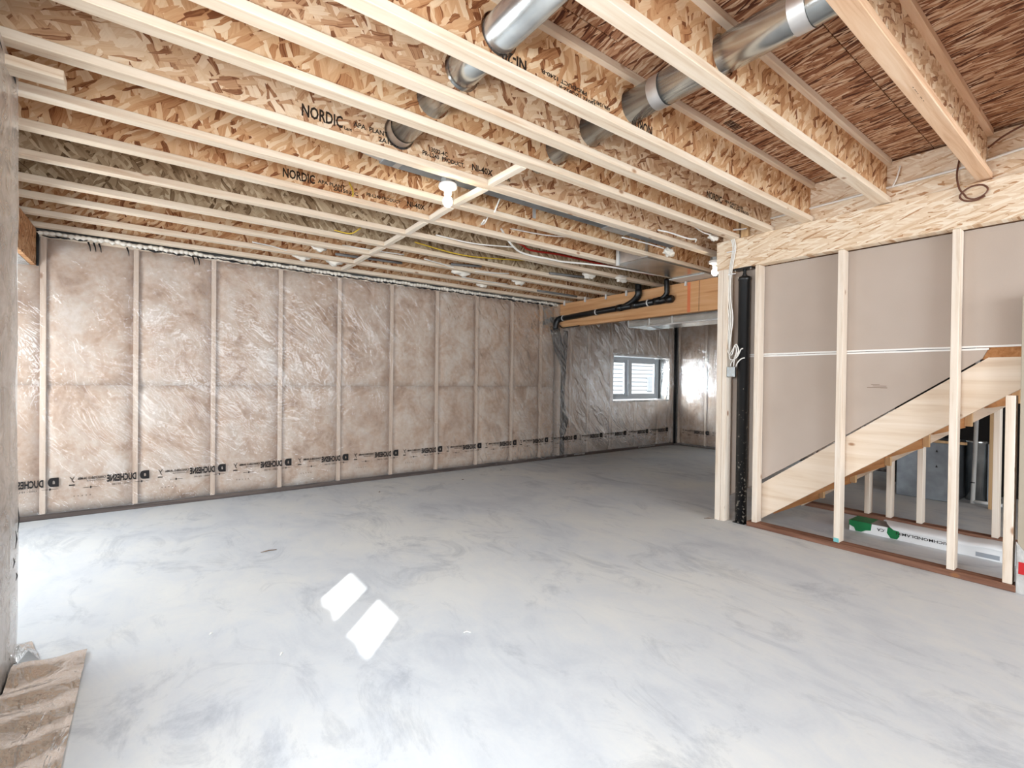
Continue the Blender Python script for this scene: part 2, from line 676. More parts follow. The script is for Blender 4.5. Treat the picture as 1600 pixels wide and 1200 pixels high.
def text_data(body, bold=0.0):
    key = (body, bold)
    if key not in _txt:
        cu = bpy.data.curves.new('t', 'FONT')
        cu.body = body
        cu.size = 1.0
        cu.offset = bold
        cu.resolution_u = 2
        ob = bpy.data.objects.new('t', cu)
        COL.objects.link(ob)
        bpy.context.view_layer.update()
        me = bpy.data.meshes.new_from_object(ob.evaluated_get(bpy.context.evaluated_depsgraph_get()))
        vs = [tuple(v.co) for v in me.vertices]
        fs = [tuple(p.vertices) for p in me.polygons]
        w = max(v[0] for v in vs)
        bpy.data.objects.remove(ob)
        bpy.data.curves.remove(cu)
        bpy.data.meshes.remove(me)
        _txt[key] = (vs, fs, w)
    return _txt[key]


def add_text(mb, body, origin, right, upv, height, width=None, bold=0.01):
    """text from 'origin' (baseline start) along right/up unit vectors; cap height = height"""
    vs, fs, w = text_data(body, bold)
    sy = height / 0.70
    sx = sy if width is None else width / w
    o, r, u = Vector(origin), Vector(right), Vector(upv)
    mb.add([o + r * (x * sx) + u * (y * sy) for x, y, z in vs], fs)


# ================================================================== LARGE STRUCTURE
part('floor', MB().box(-3.0, 8.6, -3.4, 6.0, -0.15, 0.0), MAT['floor'])['kind'] = 'structure'

# ------------------------------------------------------------------ long insulated wall
WY = 5.52                    # film plane
WX0, WX1 = -1.6, 8.10
W_WIN = (6.33, 7.93, 0.86, 1.665)
wall = struct('wall_back')
part('foundation', MB().prism([(WX0 - 0.3, 0), (WX1 + 0.4, 0), (WX1 + 0.4, 2.9), (WX0 - 0.3, 2.9)],
     [[(6.33, 0.86), (7.93, 0.86), (7.93, 1.665), (6.33, 1.665)]], 5.70, 5.86, 'xz'), MAT['conc'], wall)
part('bottom_plate', MB().box(WX0, WX1, 5.517, 5.66, 0.0, 0.045), MAT['plate'], wall, bevel=0.003)
part('top_plate', MB().box(WX0, WX1, 5.53, 5.66, 2.345, 2.385), MAT['flange'], wall)
studs = [-1.30, -0.70, -0.093, 0.507, 1.11, 1.722, 2.348, 2.965, 3.572, 4.173, 4.72, 5.10, 5.352, 5.757, 6.31]
cripples = [6.965, 7.617]
stud_me = MB().box(-0.019, 0.019, 0, 0.14, 0.045, 2.345).mesh('stud', MAT['studw'], bevel=0.002)
for x in studs + [7.95, 8.06]:
    link('stud', stud_me, wall, (x, 5.527, 0))
crl = MB().box(-0.019, 0.019, 0, 0.14, 0.045, 0.86).mesh('stud', MAT['studw'], bevel=0.002)
cru = MB().box(-0.019, 0.019, 0, 0.14, 1.70, 2.345).mesh('stud', MAT['studw'], bevel=0.002)
for x in cripples:
    link('stud', crl, wall, (x, 5.527, 0))
    link('stud', cru, wall, (x, 5.527, 0))


def batt(wd, z0, z1, seed, axis='x'):
    """pillow of fibreglass, front at 0, depth outwards"""
    nx, nz = 9, max(6, int((z1 - z0) / 0.08))
    vs, fs = [], []
    for j in range(nz + 1):
        for i in range(nx + 1):
            u, w = i / nx, j / nz
            e = min(u, 1 - u) * wd
            ez = min(w, 1 - w) * (z1 - z0)
            d = 0.030 * math.exp(-e / 0.020) + 0.022 * math.exp(-ez / 0.015)
            d += 0.010 * noise.noise(Vector((u * wd * 5 + seed, w * (z1 - z0) * 4, seed * 1.7)))
            vs.append((u * wd, max(d, 0) + 0.002, z0 + w * (z1 - z0)))
    for j in range(nz):
        for i in range(nx):
            a = j * (nx + 1) + i
            fs.append((a, a + 1, a + nx + 2, a + nx + 1))
    n = len(vs)
    vs += [(0, 0.12, z0), (wd, 0.12, z0), (wd, 0.12, z1), (0, 0.12, z1)]
    L = [j * (nx + 1) for j in range(nz + 1)]
    Rr = [j * (nx + 1) + nx for j in range(nz + 1)]
    fs += [tuple([n] + [i for i in range(nx + 1)][::1] + [n + 1])]
    fs += [tuple([n + 3] + [nz * (nx + 1) + i for i in range(nx + 1)] + [n + 2])]
    fs += [tuple([n] + L + [n + 3]), tuple([n + 1] + Rr + [n + 2]), (n, n + 1, n + 2, n + 3)]
    m = MB()
    m.add(vs, fs)
    return m.mesh('insulation_batt', MAT['batt'], smooth=True)


def fill_bay(parent, x0, x1, spans, y=5.527):
    for z0, z1 in spans:
        link('insulation_batt', batt(x1 - x0, z0, z1, R.uniform(0, 50)), parent, (x0, y, 0))


SEAM = 1.118
allst = studs
for a, b in zip(allst[:-1], allst[1:]):
    if a > 4.9 and a < 5.2:
        fill_bay(wall, a + 0.125, b - 0.019, [(0.045, 2.345)])
        continue
    if b - a > 0.3 and a < 4.6:
        fill_bay(wall, a + 0.019, b - 0.019, [(0.045, SEAM), (SEAM, 2.345)])
    elif a > 4.6 and a < 4.9:
        fill_bay(wall, a + 0.019, b - 0.10, [(0.045, SEAM - 0.01), (SEAM - 0.01, 2.0)])
    else:
        fill_bay(wall, a + 0.019, b - 0.019, [(0.045, 2.345)])
for a, b in zip([6.31] + cripples, cripples + [7.95]):
    fill_bay(wall, a + 0.019, b - 0.019, [(0.045, 0.84), (1.70, 2.345)])
fill_bay(wall, 7.969, 8.041, [(0.045, 2.345)])
# shade of the gap, modelled as near-black strips, where the drain drops behind the film, wandering down between two batts
part('gap_shade', MB().tube(smooth_path([(4.98, 5.5245, 2.06), (5.03, 5.5245, 1.86), (5.11, 5.5245, 1.62), (5.175, 5.5245, 1.45), (5.175, 5.5245, 1.2),
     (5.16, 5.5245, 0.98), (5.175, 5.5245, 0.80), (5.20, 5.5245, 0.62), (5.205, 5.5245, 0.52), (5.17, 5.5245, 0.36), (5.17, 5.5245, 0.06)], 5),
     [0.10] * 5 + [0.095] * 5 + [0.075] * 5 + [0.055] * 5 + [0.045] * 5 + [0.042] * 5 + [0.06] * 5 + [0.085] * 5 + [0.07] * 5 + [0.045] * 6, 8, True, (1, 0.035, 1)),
     MAT['gap'], wall, smooth=True, label='dark strip for the shaded gap behind the film where the drain drops')
part('gap_shade', MB().tube(smooth_path([(5.22, 5.5245, 1.99), (5.21, 5.5245, 1.75), (5.19, 5.5245, 1.5), (5.18, 5.5245, 1.3)], 5), 0.05, 8, True, (1, 0.035, 1)), MAT['gap'], wall, smooth=True)


def film_grid(name, parent, u0, u1, z0, z1, P, amp, skip=None, du=0.045, fold=None, mat='film'):
    nu, nz = int((u1 - u0) / du), int((z1 - z0) / du)
    vs, fs = [], []
    for j in range(nz + 1):
        for i in range(nu + 1):
            u = u0 + (u1 - u0) * i / nu
            z = z0 + (z1 - z0) * j / nz
            h = amp * noise.noise(Vector((u * 2.2 + z * 1.6, z * 2.0 - u * 0.4, 3.3))) + 0.5 * amp * noise.noise(Vector((u * 6 + z * 4, z * 3, 9.1)))
            if fold:
                h += fold(u, z)
            vs.append(P(u, z, h))
    for j in range(nz):
        for i in range(nu):
            uc = u0 + (u1 - u0) * (i + 0.5) / nu
            zc = z0 + (z1 - z0) * (j + 0.5) / nz
            if skip and skip(uc, zc):
                continue
            a = j * (nu + 1) + i
            fs.append((a, a + 1, a + nu + 2, a + nu + 1))
    m = MB()
    m.add(vs, fs)
    return part(name, m, MAT[mat], parent, smooth=True)


def back_fold(u, z):
    """diagonal pull folds running down to the right at the left end of the wall"""
    h = 0.0
    for (ua, za, ub, zb, w, a) in ((-1.2, 1.72, 0.0, 1.35, 0.03, 0.010), (-1.2, 1.60, 0.3, 1.05, 0.035, 0.008), (0.0, 1.35, 0.6, 0.98, 0.03, 0.007),
                                   (0.55, 1.55, 1.3, 0.95, 0.03, 0.007), (1.15, 2.2, 2.0, 1.4, 0.03, 0.008), (1.7, 2.25, 2.4, 1.35, 0.028, 0.007),
                                   (2.95, 2.2, 3.5, 1.6, 0.03, 0.006), (-0.72, 2.0, -0.68, 0.2, 0.03, 0.008)):
        dx, dz = ub - ua, zb - za
        L = math.hypot(dx, dz)
        t = ((u - ua) * dx + (z - za) * dz) / L / L
        if -0.1 < t < 1.1:
            d = abs((u - ua) * dz - (z - za) * dx) / L
            h += a * math.exp(-(d / w) ** 2) * max(0, min(1, (t + 0.1) * 6, (1.1 - t) * 6))
    return h * (1 if z > 0.5 else max(0, (z - 0.38) / 0.12))


x0, x1, z0, z1 = W_WIN
barrier = film_grid('vapor_barrier', wall, WX0, WX1, 0.02, 2.375,
                    lambda u, z, h: (u, WY - h * 1.5 - 0.001, z), 0.0035,
                    skip=lambda u, z: x0 < u < x1 and z0 < z < z1, fold=back_fold)
rev = film_grid('window_reveal', wall, 0.0, 1.0, 0, 1, lambda u, z, h: (x1 - 0.012 * 0 - h * 2.2 - 0.004, WY + u * 0.225, z0 - 0.02 + z * (z1 - z0 + 0.04)), 0.008, du=0.07, mat='filmw')
m = MB()
m.box(x0 - 0.03, x1 + 0.03, WY, 5.74, z0 - 0.012, z0 + 0.006)
m.box(x0 - 0.03, x1 + 0.03, WY, 5.74, z1 - 0.006, z1 + 0.012)
m.box(x0 - 0.012, x0 + 0.006, WY, 5.74, z0, z1)
m.box(x1 + 0.002, x1 + 0.014, WY, 5.74, z0, z1)
part('window_reveal', m, MAT['filmw'], wall)

# printing on the film: the maker's mark every 0.607 m, mirrored because the sheet is seen from its back


def film_print():
    m = MB()
    Rv, U = Vector((-1, 0, 0)), Vector((0, 0, 1))
    # rounded D block with a hole: flat side on the reader's right, round side left (mirrored)
    n = 10
    outer = [(0.034, -0.0235), (0.034, 0.0235), (-0.010, 0.0235)]
    for k in range(1, n):
        a = math.pi / 2 + math.pi * k / n
        outer.append((-0.010 + 0.0235 * math.cos(a), 0.0235 * math.sin(a)))
    outer.append((-0.010, -0.0235))
    hole = [(-0.004, -0.009), (0.010, -0.009), (0.010, 0.002), (0.003, 0.010), (-0.004, 0.004)]
    d = MB()
    d.prism(outer, [hole], 0, 0.0004, 'xz')
    m.add(d.v, d.f)
    add_text(m, 'DUCHESNE', (-0.058, 0, -0.020), Rv, U, 0.036, 0.205, 0.04)
    add_text(m, 'CAN/CGSB-51.34-M86', (-0.270, 0, 0.002), Rv, U, 0.013, 0.185, 0.03)
    add_text(m, 'POLYETHYLENE FILM', (-0.275, 0, -0.010), Rv, U, 0.006, 0.12, 0.006)
    add_text(m, 'USG - 10 LBS', (-0.10, 0, -0.042), Rv, U, 0.008, 0.13, 0.01)
    # small recycling-like arrow mark and its caption
    for a, b in (((-0.475, 0.022), (-0.492, 0.002)), ((-0.492, 0.002), (-0.478, -0.010)), ((-0.505, 0.020), (-0.488, 0.006))):
        dx, dz = b[0] - a[0], b[1] - a[1]
        L = math.hypot(dx, dz)
        px, pz = -dz / L * 0.0022, dx / L * 0.0022
        m.add([(a[0] + px, 0, a[1] + pz), (b[0] + px, 0, b[1] + pz), (b[0] - px, 0, b[1] - pz), (a[0] - px, 0, a[1] - pz)], [(0, 1, 2, 3)])
    m.add([(-0.51, 0, -0.026), (-0.472, 0, -0.026), (-0.472, 0, -0.020), (-0.51, 0, -0.020)], [(0, 1, 2, 3)])
    for cx, cz in ((-0.02, -0.036), (-0.37, -0.042)):
        m.add([(cx - 0.05, 0, cz - 0.0009), (cx + 0.05, 0, cz - 0.0009), (cx + 0.05, 0, cz + 0.0009), (cx - 0.05, 0, cz + 0.0009)], [(0, 1, 2, 3)])
        m.add([(cx - 0.007, 0, cz), (cx, 0, cz - 0.008), (cx + 0.007, 0, cz), (cx, 0, cz + 0.008)], [(0, 1, 2, 3)])
    for k in range(5):
        cx = -0.48 + k * 0.026
        m.add([(cx, 0, -0.086), (cx + 0.005, 0, -0.086), (cx + 0.005, 0, -0.081), (cx, 0, -0.081)], [(0, 1, 2, 3)])
    m.v = [(x, y, z * 1.6) for x, y, z in m.v]
    return m


pr = film_print().mesh('printed_lettering', MAT['ink'])
for k in range(15):
    X = -0.632 + 0.607 * k
    if X < 8.0:
        link('printed_lettering', pr, barrier, (X, WY - 0.0075, 0.306))

# caulk, foam and sealant along the top of the wall
m = MB()
for k in range(150):
    X = -0.72 + k * 0.0385
    r = 0.016 + 0.012 * abs(noise.noise(Vector((X * 7, 0, 0)))) + R.uniform(0, 0.006)
    if noise.noise(Vector((X * 2.3, 4, 0))) < -0.22:
        r *= 0.5
    m.tube([(X - 0.026, WY - 0.006, 2.382 + R.uniform(-0.006, 0.006)), (X, WY - 0.010, 2.380 + R.uniform(-0.012, 0.006)), (X + 0.026, WY - 0.006, 2.382)],
           [r * 0.45, r, r * 0.4], 6)
part('spray_foam', m, MAT['foam'], wall, smooth=True, kind='stuff')
m = MB()
for k in range(64):
    X = -0.66 + k * 0.088 + R.uniform(-0.01, 0.01)
    if noise.noise(Vector((X * 1.9, 9, 2))) > 0.18:
        continue
    zz = 2.352 + R.uniform(-0.008, 0.005)
    m.tube([(X - 0.05, WY - 0.004, zz + 0.008), (X, WY - 0.007, zz), (X + 0.055, WY - 0.004, zz + 0.004)], [0.003, R.uniform(0.006, 0.014), 0.004], 5, True, (1, 0.6, 1))
for X in (-0.42, -0.385, -0.35, -0.16, 0.33, 0.37):
    m.tube([(X, WY - 0.006, 2.35), (X + 0.012, WY - 0.006, 2.31), (X + 0.016, WY - 0.006, 2.275)], [0.008, 0.005, 0.002], 5)
part('sealant_smear', m, MAT['seal'], wall, smooth=True, kind='stuff')

# ------------------------------------------------------------------ far end wall
wf = struct('wall_far')
part('foundation', MB().box(8.30, 8.46, -3.3, 5.70, 0, 2.9), MAT['conc'], wf)
part('bottom_plate', MB().box(8.133, 8.25, -3.2, 5.50, 0, 0.04), MAT['plate'], wf)
sme = MB().box(0, 0.14, -0.019, 0.019, 0.04, 2.40).mesh('stud', MAT['studw'], bevel=0.002)
fst = [5.457, 4.897, 4.29, 3.68, 3.07, 2.46, 1.85, 1.24, 0.63, 0.02]
for y in fst:
    link('stud', sme, wf, (8.14, y, 0))
for a, b in zip(fst[1:], fst[:-1]):
    o = link('insulation_batt', batt(b - a - 0.038, 0.04, 2.40, R.uniform(0, 50)), wf, (8.14, b - 0.019, 0))
    o.rotation_euler = (0, 0, -math.pi / 2)
fb = film_grid('vapor_barrier', wf, 0.0, 5.51, 0.02, 2.40, lambda u, z, h: (8.13 - h, u, z), 0.006, du=0.06)
for k in range(2):
    o = link('printed_lettering', pr, fb, (8.118, 4.84 - 0.607 * k, 0.285))
    o.rotation_euler = (0, 0, -math.pi / 2)
part('corner_sealant', MB().tube([(8.10, 5.505, 0.03), (8.105, 5.507, 1.2), (8.10, 5.505, 2.38)], 0.014, 6), MAT['seal'], wf, smooth=True)

# ------------------------------------------------------------------ near left wall (window out of frame to the left)
wl = struct('wall_left')
LX = -0.43
hole = [(0.40, 1.20), (1.75, 1.20), (1.75, 2.05), (0.40, 2.05)]
part('foundation', MB().prism([(-3.3, 0), (2.79, 0), (2.79, 2.9), (-3.3, 2.9)], [[(0.44, 1.2), (1.40, 1.2), (1.40, 2.05), (0.44, 2.05)]], -0.74, -0.58), MAT['conc'], wl)
part('bottom_plate', MB().box(-0.56, -0.434, -3.2, 2.785, 0, 0.05), MAT['plate'], wl)
part('top_plate', MB().box(-0.56, -0.45, -3.2, 2.785, 2.36, 2.43), MAT['flange'], wl)
sml = MB().box(-0.10, 0, -0.019, 0.019, 0.05, 2.36).mesh('stud', MAT['studz'], bevel=0.002)
for y in (2.76, 2.15, 1.78, 0.36, -0.25, -0.86, -1.47, -2.08, -2.69):
    link('stud', sml, wl, (-0.445, y, 0))
for a, b in ((2.15, 2.76), (1.78, 2.15), (-0.25, 0.36), (-0.86, -0.25), (-1.47, -0.86), (-2.08, -1.47), (-2.69, -2.08)):
    o = link('insulation_batt', batt(b - a - 0.038, 0.05, 2.36, R.uniform(0, 50)), wl, (-0.445, a + 0.019, 0))
    o.rotation_euler = (0, 0, math.pi / 2)
for z_0, z_1 in ((0.05, 1.18), (2.07, 2.36)):
    o = link('insulation_batt', batt(1.38, z_0, z_1, 3.0), wl, (-0.445, 0.379, 0))
    o.rotation_euler = (0, 0, math.pi / 2)


def left_fold(u, z):
    e = max(0.0, (u - 2.55) / 0.25)
    return 0.012 * e * noise.noise(Vector((z * 3.0, 1.0, 5.0))) + 0.006 * noise.noise(Vector((u * 5 - z * 1.2, z * 2.2, 7.7)))


film_grid('vapor_barrier', wl, -3.2, 2.80, 0.02, 2.43, lambda u, z, h: (LX + h, u, z), 0.006,
          skip=lambda u, z: 0.4 < u < 1.75 and 1.2 < z < 2.05, fold=left_fold, mat='filml')
film_grid('vapor_barrier', wl, -0.56, LX, 0.02, 2.43, lambda u, z, h: (u, 2.80 + h, z), 0.008, du=0.03, mat='filmw')
part('spray_foam', MB().tube(smooth_path([(-0.44, 2.79, 2.37), (-0.43, 2.70, 2.385), (-0.44, 2.60, 2.375), (-0.43, 2.45, 2.39), (-0.44, 2.2, 2.38)], 4), 0.006, 6), MAT['seal'], wl, smooth=True)
m = MB()
for k, (y, z, h) in enumerate(((2.74, 0.62, 0.05), (2.70, 0.55, 0.035), (2.66, 0.47, 0.02), (2.71, 0.40, 0.015))):
    m.tube([(LX + 0.012, y, z - h), (LX + 0.014, y + 0.012, z), (LX + 0.012, y + 0.004, z + h)], [0.002, 0.007, 0.002], 5, True, (0.3, 1, 1))
part('sealant_smear', m, MAT['seal'], wl, smooth=True)
part('joint_gap', MB().box(-0.434, -0.424, 1.0, 2.77, 0.0, 0.03), MAT['seal'], wl)

# the window of the near left wall; its two panes throw the sun patches
w2 = struct('window_2', (-0.66, 0.92, 1.2))
m = MB()
m.prism([(0.44, 1.2), (1.40, 1.2), (1.40, 2.05), (0.44, 2.05)], [[(0.547, 1.30), (0.848, 1.30), (0.848, 1.962), (0.547, 1.962)], [(1.0, 1.30), (1.297, 1.30), (1.297, 1.962), (1.0, 1.962)]], -0.615, -0.60)
part('frame', m, MAT['vinyl'], w2)
part('pane', MB().box(-0.610, -0.606, 0.547, 0.848, 1.30, 1.962), MAT['glass'], w2)
part('pane', MB().box(-0.610, -0.606, 1.0, 1.297, 1.30, 1.962), MAT['glass'], w2)
# corrugated well outside it
m = MB()
pts = [(-0.80, 1.9)] + [(-1.10 - 0.02 * (k % 2), 1.7 - 3.7 * k / 40) for k in range(41)] + [(-0.80, -2.2)]
for a, b in zip(pts[:-1], pts[1:]):
    m.hexa([(a[0], a[1], 0.9), (b[0], b[1], 0.9), (b[0] - 0.004, b[1], 0.9), (a[0] - 0.004, a[1], 0.9), (a[0], a[1], 2.19), (b[0], b[1], 2.19), (b[0] - 0.004, b[1], 2.19), (a[0] - 0.004, a[1], 2.19)])
solo('window_well', m, MAT['galvd'], 'corrugated steel window well outside the near left window', 'window well')

# ------------------------------------------------------------------ alcove behind the left wall
wa = struct('wall_alcove')
part('foundation', MB().prism([(2.62, 0), (5.70, 0), (5.70, 2.9), (2.62, 2.9)], [[(3.1, 0.9), (5.2, 0.9), (5.2, 1.62), (3.1, 1.62)]], -1.76, -1.60), MAT['conc'], wa)
part('return_wall', MB().box(-1.6, -0.74, 2.64, 2.79, 0, 2.9), MAT['conc'], wa)
w3 = struct('window_3', (-1.7, 4.1, 0.9))
m = MB()
m.prism([(3.1, 0.9), (5.2, 0.9), (5.2, 1.62), (3.1, 1.62)], [[(3.15, 0.95), (4.0, 0.95), (4.0, 1.60), (3.15, 1.60)], [(4.06, 0.95), (5.15, 0.95), (5.15, 1.60), (4.06, 1.60)]], -1.68, -1.63)
part('frame', m, MAT['vinyl'], w3)
part('pane', MB().box(-1.657, -1.653, 3.15, 4.0, 0.95, 1.60), MAT['glass'], w3)
part('pane', MB().box(-1.657, -1.653, 4.06, 5.15, 0.95, 1.60), MAT['glass'], w3)
m = MB()
m.prism([(0.5, 0), (4.6, 0), (4.6, 2.53), (3.68, 2.53), (3.68, 4.2), (0.5, 4.2)], [], -2.72, -2.62)
solo('sun_blocker', m, MAT['conc'], 'unseen slab added outside the alcove window to block the sun', 'wall')  # added out of view to keep sun off most of the alcove window
part('ceiling_alcove', MB().box(-1.6, -0.775, 2.79, 5.52, 2.10, 2.125), MAT['filmw'])['kind'] = 'structure'
hd = thing('header_beam', 'brown strand-board header across the alcove opening at far left', 'beam', (-0.757, 4.15, 2.10))
part('face_board', MB().box(-0.775, -0.74, 2.79, 5.515, 2.102, 2.40), MAT['hdr'], hd, bevel=0.002)
part('corner_sealant', MB().tube([(-0.732, 5.508, 2.10), (-0.735, 5.51, 2.25), (-0.730, 5.508, 2.39)], [0.009, 0.012, 0.01], 6), MAT['seal'], hd, smooth=True)

# ------------------------------------------------------------------ wall behind the camera, right side closure
wb = struct('wall_front')
part('foundation', MB().prism([(-0.6, 0), (8.3, 0), (8.3, 2.9), (-0.6, 2.9)], [[(0.2, 0.3), (4.4, 0.3), (4.4, 2.2), (0.2, 2.2)]], -3.3, -3.14, 'xz'), MAT['conc'], wb)  # opening made up to let the added fill light in

# ------------------------------------------------------------------ subfloor (ceiling)
ce = struct('ceiling')
PX, PY = 2.44, 1.22
px = -0.74
ix = 0
while px < 8.5:
    py = -3.4 + (0.61 if ix % 2 else 0)
    while py < 6.0:
        xa, xb, ya, yb = px + 0.002, min(px + PX - 0.002, 8.5), py + 0.002, min(py + PY - 0.002, 6.0)
        za, zb = ceil_z(ya) + JH, ceil_z(yb) + JH
        m = MB()
        m.hexa([(xa, ya, za), (xb, ya, za), (xb, yb, zb), (xa, yb, zb), (xa, ya, za + 0.018), (xb, ya, za + 0.018), (xb, yb, zb + 0.018), (xa, yb, zb + 0.018)])
        part('subfloor_panel', m, MAT['sub'], ce)
        py += PY
    px += PX
    ix += 1
for ya, yb in ((2.63, 3.7), (3.704, 4.8), (4.804, 5.9)):
    m = MB()
    za, zb = ceil_z(ya) + JH, ceil_z(yb) + JH
    m.hexa([(-1.75, ya, za), (-0.742, ya, za), (-0.742, yb, zb), (-1.75, yb, zb), (-1.75, ya, za + 0.018), (-0.742, ya, za + 0.018), (-0.742, yb, zb + 0.018), (-1.75, yb, zb + 0.018)])
    part('subfloor_panel', m, MAT['sub'], ce)
part('floor_above', MB().prism([(-0.75, -3.5), (8.6, -3.5), (8.6, 6.1), (-1.76, 6.1), (-1.76, 2.62), (-0.75, 2.62)], [], 2.86, 2.90, 'xy'), MAT['conc'], ce)
# grade stamps on the subfloor
m = MB()


def stamp(mb, x, y, w, h, n):
    z = ceil_z(y) + JH - 0.0015
    for k in range(n):
        xx = x + k * (w / n)
        mb.add([(xx, y, z), (xx + w / n * 0.62, y, z), (xx + w / n * 0.62, y + h, z), (xx, y + h, z)], [(0, 1, 2, 3)])


stamp(m, 3.30, 0.72, 0.14, 0.05, 9)
stamp(m, 3.55, 0.73, 0.05, 0.04, 3)
stamp(m, 3.62, 1.32, 0.12, 0.045, 7)
stamp(m, 2.72, 1.50, 0.14, 0.05, 9)
stamp(m, 2.30, 1.34, 0.10, 0.05, 6)
stamp(m, 3.25, 0.20, 0.16, 0.05, 9)
stamp(m, 3.46, 0.20, 0.05, 0.05, 3)
part('grade_stamp', m, MAT['inkw'], ce)

# ================================================================== JOISTS
FAR = [5.488, 5.095, 4.65, 4.286, 3.846, 3.416, 3.02, 2.602, 2.202, 1.925, 1.634, 1.152, 0.655, 0.24, -0.20, -0.66, -1.1]
FW = 0.068
WEBM = ['web', 'web', 'web', 'webg', 'webg', 'web', 'web', 'web2', 'web', 'web2', 'web', 'web', 'web2', 'web', 'web', 'web', 'web']
# index:  0      1      2      3      4       5       6      7       8      9       10
WHERE = ['tight against the insulated wall, first of the ceiling', 'second out from the insulated wall', 'third out from the insulated wall',
         'fourth out from the insulated wall, grey-brown web', 'fifth out from the insulated wall, grey-brown web', 'sixth from the insulated wall, stamped lettering beyond the bulb',
         'seventh out from the insulated wall, just beyond the bare bulb', 'eighth from the insulated wall, large stamped lettering before the bulb',
         'ninth out from the insulated wall, resting on the strand beam end', 'tenth out from the insulated wall, both round ducts pass through it',
         'eleventh out from the insulated wall, upside-down lettering beside the big round duct', 'twelfth out from the insulated wall, crossing in front of the round duct',
         'thirteenth out from the insulated wall, broad pale flange at top right', 'fourteenth out from the insulated wall, overhead at upper right corner',
         'fifteenth from the insulated wall, overhead out of frame', 'sixteenth from the insulated wall, behind the camera', 'seventeenth from the insulated wall, behind the camera']
# lettering: index -> list of (text, x start, z, cap height, width, flipped)
STAMP = {
    7: [('NORDIC', 0.600, 2.515, 0.052, 0.205, False), ('Lam', 0.812, 2.512, 0.016, 0.04, False), ('APA  PLANT', 0.862, 2.545, 0.022, 0.19, False), ('2A1503', 1.00, 2.508, 0.022, 0.12, False),
        ('13032-4C', 1.30, 2.545, 0.022, 0.13, False), ('PR-L240  PRODUCT', 1.262, 2.512, 0.022, 0.28, False), ('NI-40X', 1.60, 2.515, 0.034, 0.16, False), ('MADE IN', 1.80, 2.515, 0.018, 0.10, False)],
    5: [('NORDIC', 0.680, 2.500, 0.050, 0.20, False), ('APA PLANT', 0.90, 2.515, 0.020, 0.18, False), ('2A15032C', 1.00, 2.49, 0.020, 0.17, False), ('PR-L240 PRODUCT', 1.23, 2.508, 0.020, 0.26, False), ('NI-40X', 1.54, 2.505, 0.034, 0.15, False)],
    10: [('NI-20', 1.262, 2.545, 0.042, 0.13, True), ('PRODUCT 1240-R', 1.62, 2.548, 0.016, 0.28, True), ('15032 | 2C032-R', 1.68, 2.520, 0.016, 0.24, True), ('APA 1240 2C', 1.78, 2.533, 0.016, 0.13, True), ('NORDIC', 2.11, 2.545, 0.046, 0.19, True)],
    9: [('NORDIC', 3.11, 2.505, 0.042, 0.20, False), ('APA PLANT 2A150', 3.35, 2.525, 0.018, 0.26, False), ('PR-L240 PROD', 3.42, 2.500, 0.018, 0.28, False)],
    12: [('NI-40X', 2.72, 2.50, 0.04, 0.17, True), ('2A150 PR-L240', 3.12, 2.52, 0.024, 0.36, True), ('NORDIC', 3.58, 2.52, 0.045, 0.22, True)],
    4: [],
}
for i, yf in enumerate(FAR):
    yn = yf - FW
    C = ceil_z(yf)
    xa = -1.55 if yf > 2.86 else -0.55
    xb = 8.10 if yf > 2.3 else 4.068
    j = thing('floor_joist', 'spruce-flanged wooden I-joist, ' + WHERE[i], 'joist', (1.7, (yf + yn) / 2, C), 'ceiling joists in a row')
    fm = 'flangeo' if i == 12 else 'flange'
    part('bottom_flange', MB().box(xa, xb, yn, yf, C, C + 0.038), MAT[fm], j, bevel=0.002)
    part('top_flange', MB().box(xa, xb, yn, yf, C + JH - 0.038, C + JH - 0.001), MAT[fm], j, bevel=0.002)
    holes = []
    hx = []
    if 0.2 < yf < 2.25:
        hx.append((1.95, C + 0.150, 0.088))
    if 1.5 < yf < 2.65:
        hx.append((1.12, C + 0.150, 0.088))
    for cx, cz, r in hx:
        holes.append([(cx + r * math.cos(2 * math.pi * k / 20), cz + r * math.sin(2 * math.pi * k / 20)) for k in range(20)])
    ym = (yn + yf) / 2
    web = part('web', MB().prism([(xa, C + 0.034), (xb, C + 0.034), (xb, C + JH - 0.034), (xa, C + JH - 0.034)], holes, ym - 0.005, ym + 0.005, 'xz'), MAT[WEBM[i]], j)
    for (tx, X, z, h, w, flip) in STAMP.get(i, []):
        m = MB()
        if not flip:
            add_text(m, tx, (X, ym - 0.0062, z), (1, 0, 0), (0, 0, 1), h * 1.12, w, 0.028)
        else:
            add_text(m, tx, (X, ym - 0.0062, z), (-1, 0, 0), (0, 0, -1), h * 1.12, w, 0.028)
        part('stamped_lettering', m, MAT['inkw'], web)

# blocking across the joists
bx = 1.735
ORD = ['first', 'second', 'third', 'fourth', 'fifth', 'sixth', 'seventh', 'eighth']
for i in range(8):
    ya, yb = FAR[i + 1], FAR[i] - FW
    za, zb = ceil_z(ya) - 0.004, ceil_z(yb) - 0.004
    dx = R.uniform(-0.008, 0.008)
    m = MB()
    m.hexa([(bx - 0.03 + dx, ya, za), (bx + 0.012 + dx, ya, za), (bx + 0.012 - dx, yb, zb), (bx - 0.03 - dx, yb, zb),
            (bx - 0.03 + dx, ya, za + 0.036), (bx + 0.012 + dx, ya, za + 0.036), (bx + 0.012 - dx, yb, zb + 0.036), (bx - 0.03 - dx, yb, zb + 0.036)])
    solo('blocking', m, MAT['block'], 'short pale wood blocking between joists, %s piece out from the insulated wall' % ORD[i], 'blocking', 'blocking pieces in a line across the joists', bevel=0.002)
m = MB()
m.box(-0.445, -0.270, 2.575, 2.668, 2.360, 2.398)
